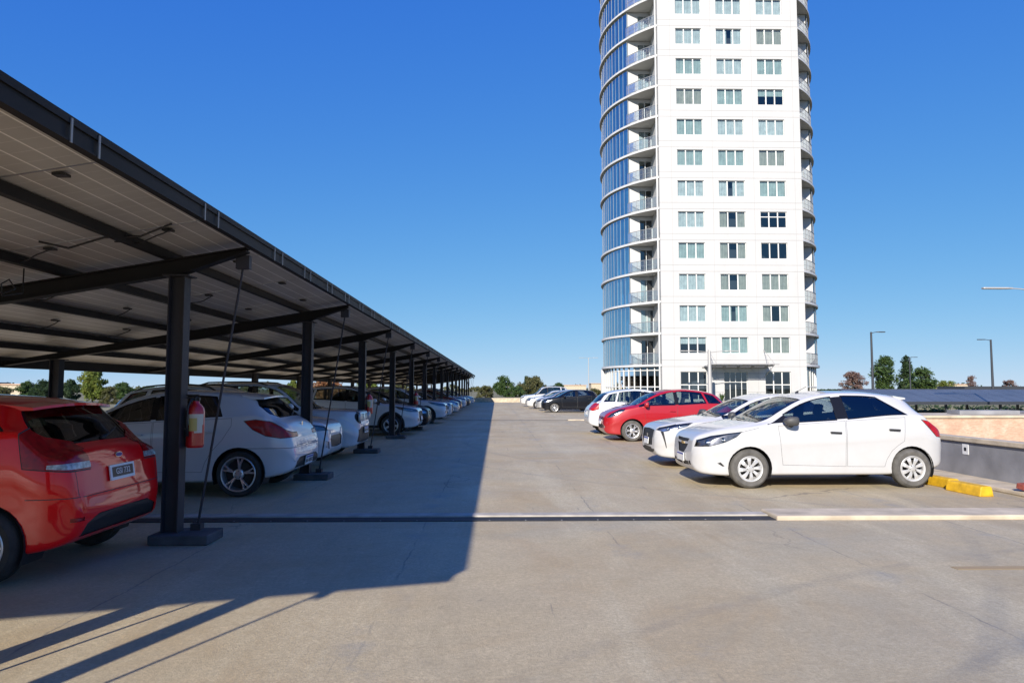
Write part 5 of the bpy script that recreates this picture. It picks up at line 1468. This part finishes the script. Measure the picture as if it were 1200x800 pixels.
def tree(name, label, x, y, h, w, leaf, shape='round', trunk=.3, base=0.0, seed=0, group='trees around the car park', dens=1.0, cat='tree'):
    rnd = random.Random(seed*97+int(x*10)); t = thing(name, label, cat, (x, y, base), 0, group)
    zc0 = h*trunk; q = MB()
    q.tube([(0, 0, -.1), (rnd.uniform(-.1, .1)*w*.2, 0, zc0), (0, rnd.uniform(-.1, .1)*w*.2, h*.82)], [h*.03, h*.022, h*.006], 7)
    clumps = []
    n = int(80*dens)
    for i in range(n):
        u = rnd.random()
        if shape == 'cone':
            z = zc0+(h-zc0)*u**1.1; rr = w*.5*(1-u**1.1)*rnd.uniform(.45, 1.05)+.03*w
        elif shape == 'bush':
            z = h*u*.95; rr = w*.5*math.sqrt(max(.05, 1-u*u*.9))*math.sqrt(rnd.random())
        else:
            z = zc0+(h-zc0)*u; k = math.sin(math.pi*min(.97, max(.08, u*.92+.06)))**.6; rr = w*.5*k*math.sqrt(rnd.random())*rnd.uniform(.7, 1.12)
        a = rnd.uniform(0, 2*math.pi); c = Vector((rr*math.cos(a), rr*math.sin(a), z))
        clumps.append((c, (h+w)*.5*rnd.uniform(.07, .17)))
        if i % 3 == 0: q.tube([(0, 0, max(zc0*.8, z-.35*h*.5)), (c.x*.5, c.y*.5, z-.06*h), tuple(c)], [h*.012, h*.008, h*.003], 5)
    q.build('trunk', M['bark'], t, smooth=True)
    lf = MB(); ls = max(.05, (h+w)*.5*.034)
    for c, s in clumps:
        for _ in range(60):
            d = Vector((rnd.gauss(0, 1), rnd.gauss(0, 1), rnd.gauss(0, .8))); d = d.normalized()*s*rnd.random()**.45
            p = c+d; k = ls*rnd.uniform(.6, 1.5)
            u = Vector((rnd.gauss(0, 1), rnd.gauss(0, 1), rnd.gauss(0, 1))).normalized(); v = u.orthogonal().normalized()
            lf.poly([p-u*k-v*k*.15, p-v*k*.55, p+u*k, p+v*k*.55])
    lf.build('crown', LEAF[leaf], t, fix=False)
def px(xp, Y): return (xp-582)*Y/830
def pz(yp, Y): return 1.52-(yp-456)*Y/830
def tree_px(label, xp, ytop, wpx, Y, leaf, shape='round', name='tree', seed=1, base=0.0, **k):
    tree(name, label, px(xp, Y), Y, pz(ytop, Y)-base, wpx*Y/830, leaf, shape, base=base, seed=seed, **k)
# far end of the deck
tree_px('round bright green tree standing just past the end of the canopy', 590, 441, 24, 150, 'green', seed=1, trunk=.12)
tree_px('low brownish shrub between the canopy end and the round tree', 569, 452, 20, 130, 'olive', 'bush', 'shrub', 2, cat='shrub')
tree_px('broad green tree behind the tall white wagon', 626, 443, 34, 165, 'olive', seed=3, trunk=.1)
tree_px('dark pointed tree rising left of the broad green tree', 617, 442, 12, 180, 'dark', 'cone', seed=4, trunk=.1)
tree_px('low green shrub right of the round bright tree', 604, 453, 26, 140, 'green', 'bush', 'shrub', 5, cat='shrub')
tree_px('small green tree peeping over the silver nose', 655, 449, 14, 150, 'green', seed=6, trunk=.15)
tree_px('yellowish shrub at the foot of the tower', 697, 456, 22, 110, 'olive', 'bush', 'shrub', 7, cat='shrub')
tree_px('bushy green shrub in front of the broad tree', 640, 455, 30, 145, 'olive', 'bush', 'shrub', 8, cat='shrub')
# right
tree_px('tall dense green tree beside the dark lamp post', 1042, 419, 30, 130, 'green', seed=9, trunk=.12)
tree_px('dark pointed conifer between two round trees', 1068, 418, 22, 140, 'dark', 'cone', seed=10, trunk=.08)
tree_px('round mid green tree right of the conifer', 1087, 432, 34, 130, 'green', seed=11, trunk=.2)
tree_px('low yellow green bush right of the round tree', 1115, 446, 28, 120, 'bright', 'bush', 'shrub', 12, cat='shrub')
tree_px('pinkish bare-looking tree right of the tower', 1002, 437, 32, 130, 'pink', seed=13, trunk=.2, dens=.7)
tree_px('small distant pinkish tree left of the right-hand lamp post', 1145, 441, 14, 190, 'pink', seed=14, trunk=.2, dens=.6)
tree_px('faint pinkish tree at the right edge', 1192, 446, 22, 190, 'pink', seed=15, trunk=.2, dens=.6)
# left, seen under the canopy
for i, (xp, yt, w, Y, leaf, sh, lab) in enumerate((
    (10, 452, 30, 90, 'olive', 'bush', 'low olive shrub at the far left under the canopy'), (41, 448, 22, 85, 'green', 'round', 'small dark tree left of the sunlit rear post'),
    (60, 447, 22, 80, 'dark', 'round', 'dark round tree just left of the sunlit rear post'), (92, 447, 22, 85, 'dark', 'round', 'dark bushy tree right of the sunlit rear post'),
    (116, 433, 30, 75, 'bright', 'round', 'tall yellow green tree above the roof of the red hatchback'), (135, 453, 20, 75, 'olive', 'bush', 'olive shrub right of the tall yellow green tree'),
    (150, 450, 26, 95, 'green', 'round', 'feathery green tree above the white hatchback bonnet'), (180, 453, 30, 90, 'green', 'bush', 'green shrub seen left of the first canopy post'),
    (262, 452, 40, 100, 'olive', 'bush', 'olive shrub behind the white hatchback roof'), (345, 447, 16, 60, 'bright', 'round', 'yellow green tree left of the second post'),
    (385, 444, 44, 80, 'orange', 'round', 'orange leaved tree seen past the second post'), (430, 446, 40, 85, 'bright', 'bush', 'sunlit green shrub past the third post'), (470, 449, 40, 95, 'olive', 'bush', 'olive shrub past the fourth post'))):
    tree_px(lab, xp, yt, w, Y, leaf, sh, 'shrub' if sh == 'bush' else 'tree', 20+i, trunk=.15, cat='shrub' if sh == 'bush' else 'tree', group='trees seen under the canopy')
# potted plants at the entrance
for i, (x, lab) in enumerate(((20.6, 'spiky potted plant left of the tower entrance'), (23.8, 'spiky potted plant right of the tower entrance'))):
    t = thing('potted_plant', lab, 'plant', (x, FY-.7, -.02), 0, 'plants by the entrance')
    q = MB(); q.lathe([(.001, 0), (.2, 0), (.28, .5), (.24, .5), (.22, .42), (.001, .42)], 14); q.build('pot', M['beige_concrete'], t, smooth=False)
    rnd = random.Random(i); q = MB()
    for k in range(26):
        a = rnd.uniform(0, 6.28); e = rnd.uniform(.25, .6); l = rnd.uniform(.6, 1.0); d = Vector((math.cos(a)*e, math.sin(a)*e, 1)).normalized(); s = Vector((-math.sin(a), math.cos(a), 0))*.035
        b0 = Vector((0, 0, .45)); q.poly([b0-s, b0+s, b0+d*l*.6+s*.8, b0+d*l+Vector((d.x, d.y, -.15))*.15, b0+d*l*.6-s*.8])
    q.build('leaves', LEAF['green'], t, fix=False)

# ------------------------------------------------------------------ lamp posts
def lamp(label, x, y, h, arms, mat, base=0.0, rad=.07, al=1.3, head=.6):
    t = thing('street_lamp', label, 'street lamp', (x, y, base), 0, 'lamp posts')
    q = MB(); q.tube([(0, 0, 0), (0, 0, h*.5), (0, 0, h)], [rad*1.25, rad, rad*.8], 12); q.box(-.16, .16, -.16, .16, 0, .03); q.build('pole', mat, t, smooth=False)
    for s in arms:
        d = Vector((s, 0, 0)).normalized() if abs(s) else Vector((1, 0, 0))
        q = MB(); q.tube([(0, 0, h-.12), (d.x*(al-head)*.6, 0, h-.03), (d.x*(al-head), 0, h)], [.035, .03, .03], 8); a = q.build('arm', mat, t)
        q = MB(); x0, x1 = (al-head)*d.x, al*d.x
        pts = [(x0, -.05), (x0+(x1-x0)*.2, -.13), (x1-.05*d.x, -.13), (x1, -.09), (x1, .09), (x1-.05*d.x, .13), (x0+(x1-x0)*.2, .13), (x0, .05)]
        if d.x < 0: pts = pts[::-1]
        q.prism(pts, h-.035, h+.045); hd = q.build('lamp_head', mat, a, bevel=.012)
        q = MB(); xa, xb = sorted((x0+(x1-x0)*.3, x1-.08*d.x)); q.box(xa, xb, -.10, .10, h-.043, h-.0355); q.build('lamp_glass', M['plate_white'], a)
    return t
lamp('dark lamp post with arm to the right beside the tall green tree', px(1027, 67), 67, 7.0, (1,), M['lamp_pole'], rad=.11, al=1.35, head=.8)
lamp('dark lamp post with arm to the left at the right of the picture', px(1171, 77), 77, 7.0, (-1,), M['lamp_pole'], rad=.12, al=1.5, head=.9)
lamp('pale lamp with only its head showing at the right edge', px(1224, 36), 36, 6.75, (-1,), M['lamp_pole_pale'], base=-2.6+0.0, rad=.08, al=2.6, head=1.5) if False else lamp('pale lamp with only its head showing at the right edge', px(1226, 36), 36, 6.75+2.62, (-1,), M['lamp_pole_pale'], base=-2.62, rad=.08, al=2.7, head=1.6)
lamp('pale double-armed lamp post in front of the tower entrance', px(833, 60), 60, pz(411, 60), (1, -1), M['lamp_pole_pale'], rad=.17, al=2.5, head=1.2)
lamp('thin distant lamp post with two arms beside the tower', px(690, 160), 160, pz(419, 160), (1, -1), M['lamp_pole_pale'], rad=.09, al=2.2, head=1.2)
lamp('slender distant lamp post rising out of the conifer', px(1072, 120), 120, pz(418, 120), (1,), M['lamp_pole'], rad=.10, al=1.4, head=.9)

# low solar carport beyond the terrace
sc = thing('solar_carport', 'low blue solar carport standing beyond the salmon terrace', 'carport', (0, 0, 0))
M['blue_panels'] = simple('blue_solar_glass', (.10, .11, .135), .35, spec=.2, var=.15, vscale=.6)
yA, zA, yB, zB = 44.0, .72, 48.2, 1.52
q = MB(); n = 27
for k in range(n):
    x0 = 23.5+k*1.05; x1 = x0+1.03
    for j in range(2):
        a, b_ = j*.5+.002, (j+1)*.5-.002
        pA = (yA+(yB-yA)*a, zA+(zB-zA)*a); pB = (yA+(yB-yA)*b_, zA+(zB-zA)*b_)
        q.poly([(x0, pA[0], pA[1]), (x1, pA[0], pA[1]), (x1, pB[0], pB[1]), (x0, pB[0], pB[1])], 0)
        q.poly([(x0, pA[0], pA[1]-.04), (x1, pA[0], pA[1]-.04), (x1, pB[0], pB[1]-.04), (x0, pB[0], pB[1]-.04)], 1)
q.build('panel_roof', [M['blue_panels'], M['backsheet']], sc)
q = MB(); q.box(23.4, 52, yA-.06, yA-.003, zA-.16, zA+.03); q.box(23.4, 52, yB+.003, yB+.06, zB-.16, zB+.03); q.build('fascia', M['lamp_pole'], sc)
for k in range(8):
    x = 25+k*3.5
    for yy, zz in ((yA+.5, zA-.02), (yB-.5, zB-.2)):
        q = MB(); q.box(x-.06, x+.06, yy-.06, yy+.06, -2.62, zz); q.build('post', M['lamp_pole'], sc)
h = thing('backdrop_hedge', 'dark foliage screen added to darken the space under the low blue carport', 'backdrop_hedge', (0, 51.5, -2.62))  # dark foliage added so the space under the carport looks dark
rnd = random.Random(4); lf = MB()
for k in range(9000):
    p = Vector((rnd.uniform(24, 54), rnd.uniform(-.8, .8), rnd.uniform(0, 2.9)+.12*math.sin(k))); u = Vector((rnd.gauss(0, 1), rnd.gauss(0, 1), rnd.gauss(0, 1))).normalized()*.17; v = u.orthogonal().normalized()*.10
    lf.poly([p-u, p-v, p+u, p+v])
lf.box(24, 54, -.5, .5, 0, 2.6); lf.build('foliage', LEAF['dark'], h, fix=False)
fh = thing('far_canopy', 'thin dark canopy roof showing behind the right-hand lamp post', 'carport', (0, 0, 0))
q = MB(); q.box(px(1137, 95), px(1290, 95), 95, 101, pz(456, 95)-.2, pz(452.5, 95)); q.build('roof', M['lamp_pole'], fh)
q = MB()
for xp in (1145, 1180, 1220, 1260): q.box(px(xp, 96)-.08, px(xp, 96)+.08, 96, 96.2, -.05, pz(456, 95)-.2)
q.build('post', M['lamp_pole'], fh)

for nm_, lab_, xa_, xb_, yy_, hh_, lf_ in (('distant_woods', 'long low belt of trees on the horizon left of the tower', -900, 60, 420, 5.2, 'olive'), ('distant_woods', 'low belt of trees on the horizon right of the tower', 190, 1000, 460, 5.5, 'dark')):
    rnd = random.Random(int(yy_)); lf = MB()
    for k in range(9000):
        x_ = rnd.uniform(xa_, xb_); env = .45+.35*math.sin(x_*.045+1)+.25*math.sin(x_*.17)+.2*math.sin(x_*.41)
        p = Vector((x_, yy_+rnd.uniform(-8, 8), rnd.random()**.8*hh_*max(.25, env))); u = Vector((rnd.gauss(0, 1), rnd.gauss(0, 1), rnd.gauss(0, 1))).normalized()*rnd.uniform(.6, 1.3); v = u.orthogonal().normalized()*.6
        lf.poly([p-u, p-v, p+u, p+v])
    tag(lf.build(nm_, LEAF[lf_], fix=False), lab_, 'woods', kind='stuff')
# low pale buildings on the left horizon
for i, (xp, w, yt, Y, lab) in enumerate(((18, 40, 451, 160, 'low pinkish wall on the left horizon under the canopy'), (-40, 70, 449, 180, 'low beige shed beyond the left edge of the canopy'), (674, 26, 451.5, 300, 'pale low building on the horizon left of the tower'), (700, 14, 449.5, 320, 'small far block right beside the thin lamp post'), (1128, 26, 450.5, 300, 'pale low building on the horizon between the bush and the right-hand lamp post'))):
    b = thing('distant_building', lab, 'building', (px(xp, Y), Y, 0)); q = MB(); ww = w*Y/830; q.box(-ww/2, ww/2, 0, 8, -.1, pz(yt, Y)); q.build('wall', M['beige_concrete'], b)
    q = MB(); q.box(-ww/2-.3, ww/2+.3, -.3, 8.3, pz(yt, Y)+.002, pz(yt, Y)+.25); q.build('roof', M['stone'], b)

# ------------------------------------------------------------------ light, sky, camera
SA, SB = .72, 1.95
elev = math.atan(1/math.hypot(SA, SB)); az = math.atan2(-SA, -SB)
w = bpy.data.worlds.new('World'); scene.world = w; w.use_nodes = True; nt = w.node_tree
sky = nt.nodes.new('ShaderNodeTexSky'); sky.sky_type = 'NISHITA'; sky.sun_disc = False
sky.sun_elevation = elev; sky.sun_rotation = az % (2*math.pi); sky.altitude = 100; sky.air_density = .5; sky.dust_density = 0.0; sky.ozone_density = 4.0
EXPO, SKYS = .5, .1
sp = nt.nodes.new('ShaderNodeSeparateColor'); cb = nt.nodes.new('ShaderNodeCombineColor'); nt.links.new(sky.outputs[0], sp.inputs[0])
KD = SKYS*2**EXPO
for i, (pw_, k_, c_) in enumerate(((1.20, 1.04, .90), (.88, 1.28, 1.05), (.16, .82, 0.0))):      # clearer, deeper blue air than the model's
    def mnode(op, a, b_):
        n_ = nt.nodes.new('ShaderNodeMath'); n_.operation = op
        for s_, v_ in zip(n_.inputs, (a, b_)):
            if isinstance(v_, (int, float)): s_.default_value = v_
            else: nt.links.new(v_, s_)
        return n_.outputs[0]
    x_ = mnode('POWER', mnode('MULTIPLY', sp.outputs[i], KD), pw_)
    y_ = mnode('DIVIDE', mnode('MULTIPLY', x_, k_/KD), mnode('ADD', mnode('MULTIPLY', x_, c_), 1.0))
    nt.links.new(y_, cb.inputs[i])
nt.links.new(cb.outputs[0], nt.nodes['Background'].inputs['Color']); nt.nodes['Background'].inputs['Strength'].default_value = SKYS
ld = bpy.data.lights.new('sun', 'SUN'); ld.energy = 5.0; ld.angle = R(.53); ld.color = (1, .93, .82)
sun = link(bpy.data.objects.new('sun', ld)); sun.location = (-40, -60, 60)
sun.rotation_euler = Vector((SA, SB, -1)).to_track_quat('-Z', 'Y').to_euler()
cd = bpy.data.cameras.new('camera'); cam = link(bpy.data.objects.new('camera', cd)); scene.camera = cam
F = 830.0
cd.sensor_fit = 'HORIZONTAL'; cd.sensor_width = 36; cd.lens = 36*F/1200; cd.clip_start = .05; cd.clip_end = 8000
cam.location = (0, 0, 1.52); cam.rotation_euler = (R(90)+math.atan(56/F), 0, -math.atan(18/F))
vs = scene.view_settings; vs.view_transform = 'Standard'; vs.look = 'None'; vs.gamma = 1; vs.exposure = EXPO; vs.use_curve_mapping = False
scene.render.engine = 'CYCLES'; scene.cycles.max_bounces = 8; scene.cycles.transparent_max_bounces = 16; scene.cycles.caustics_reflective = False; scene.cycles.caustics_refractive = False
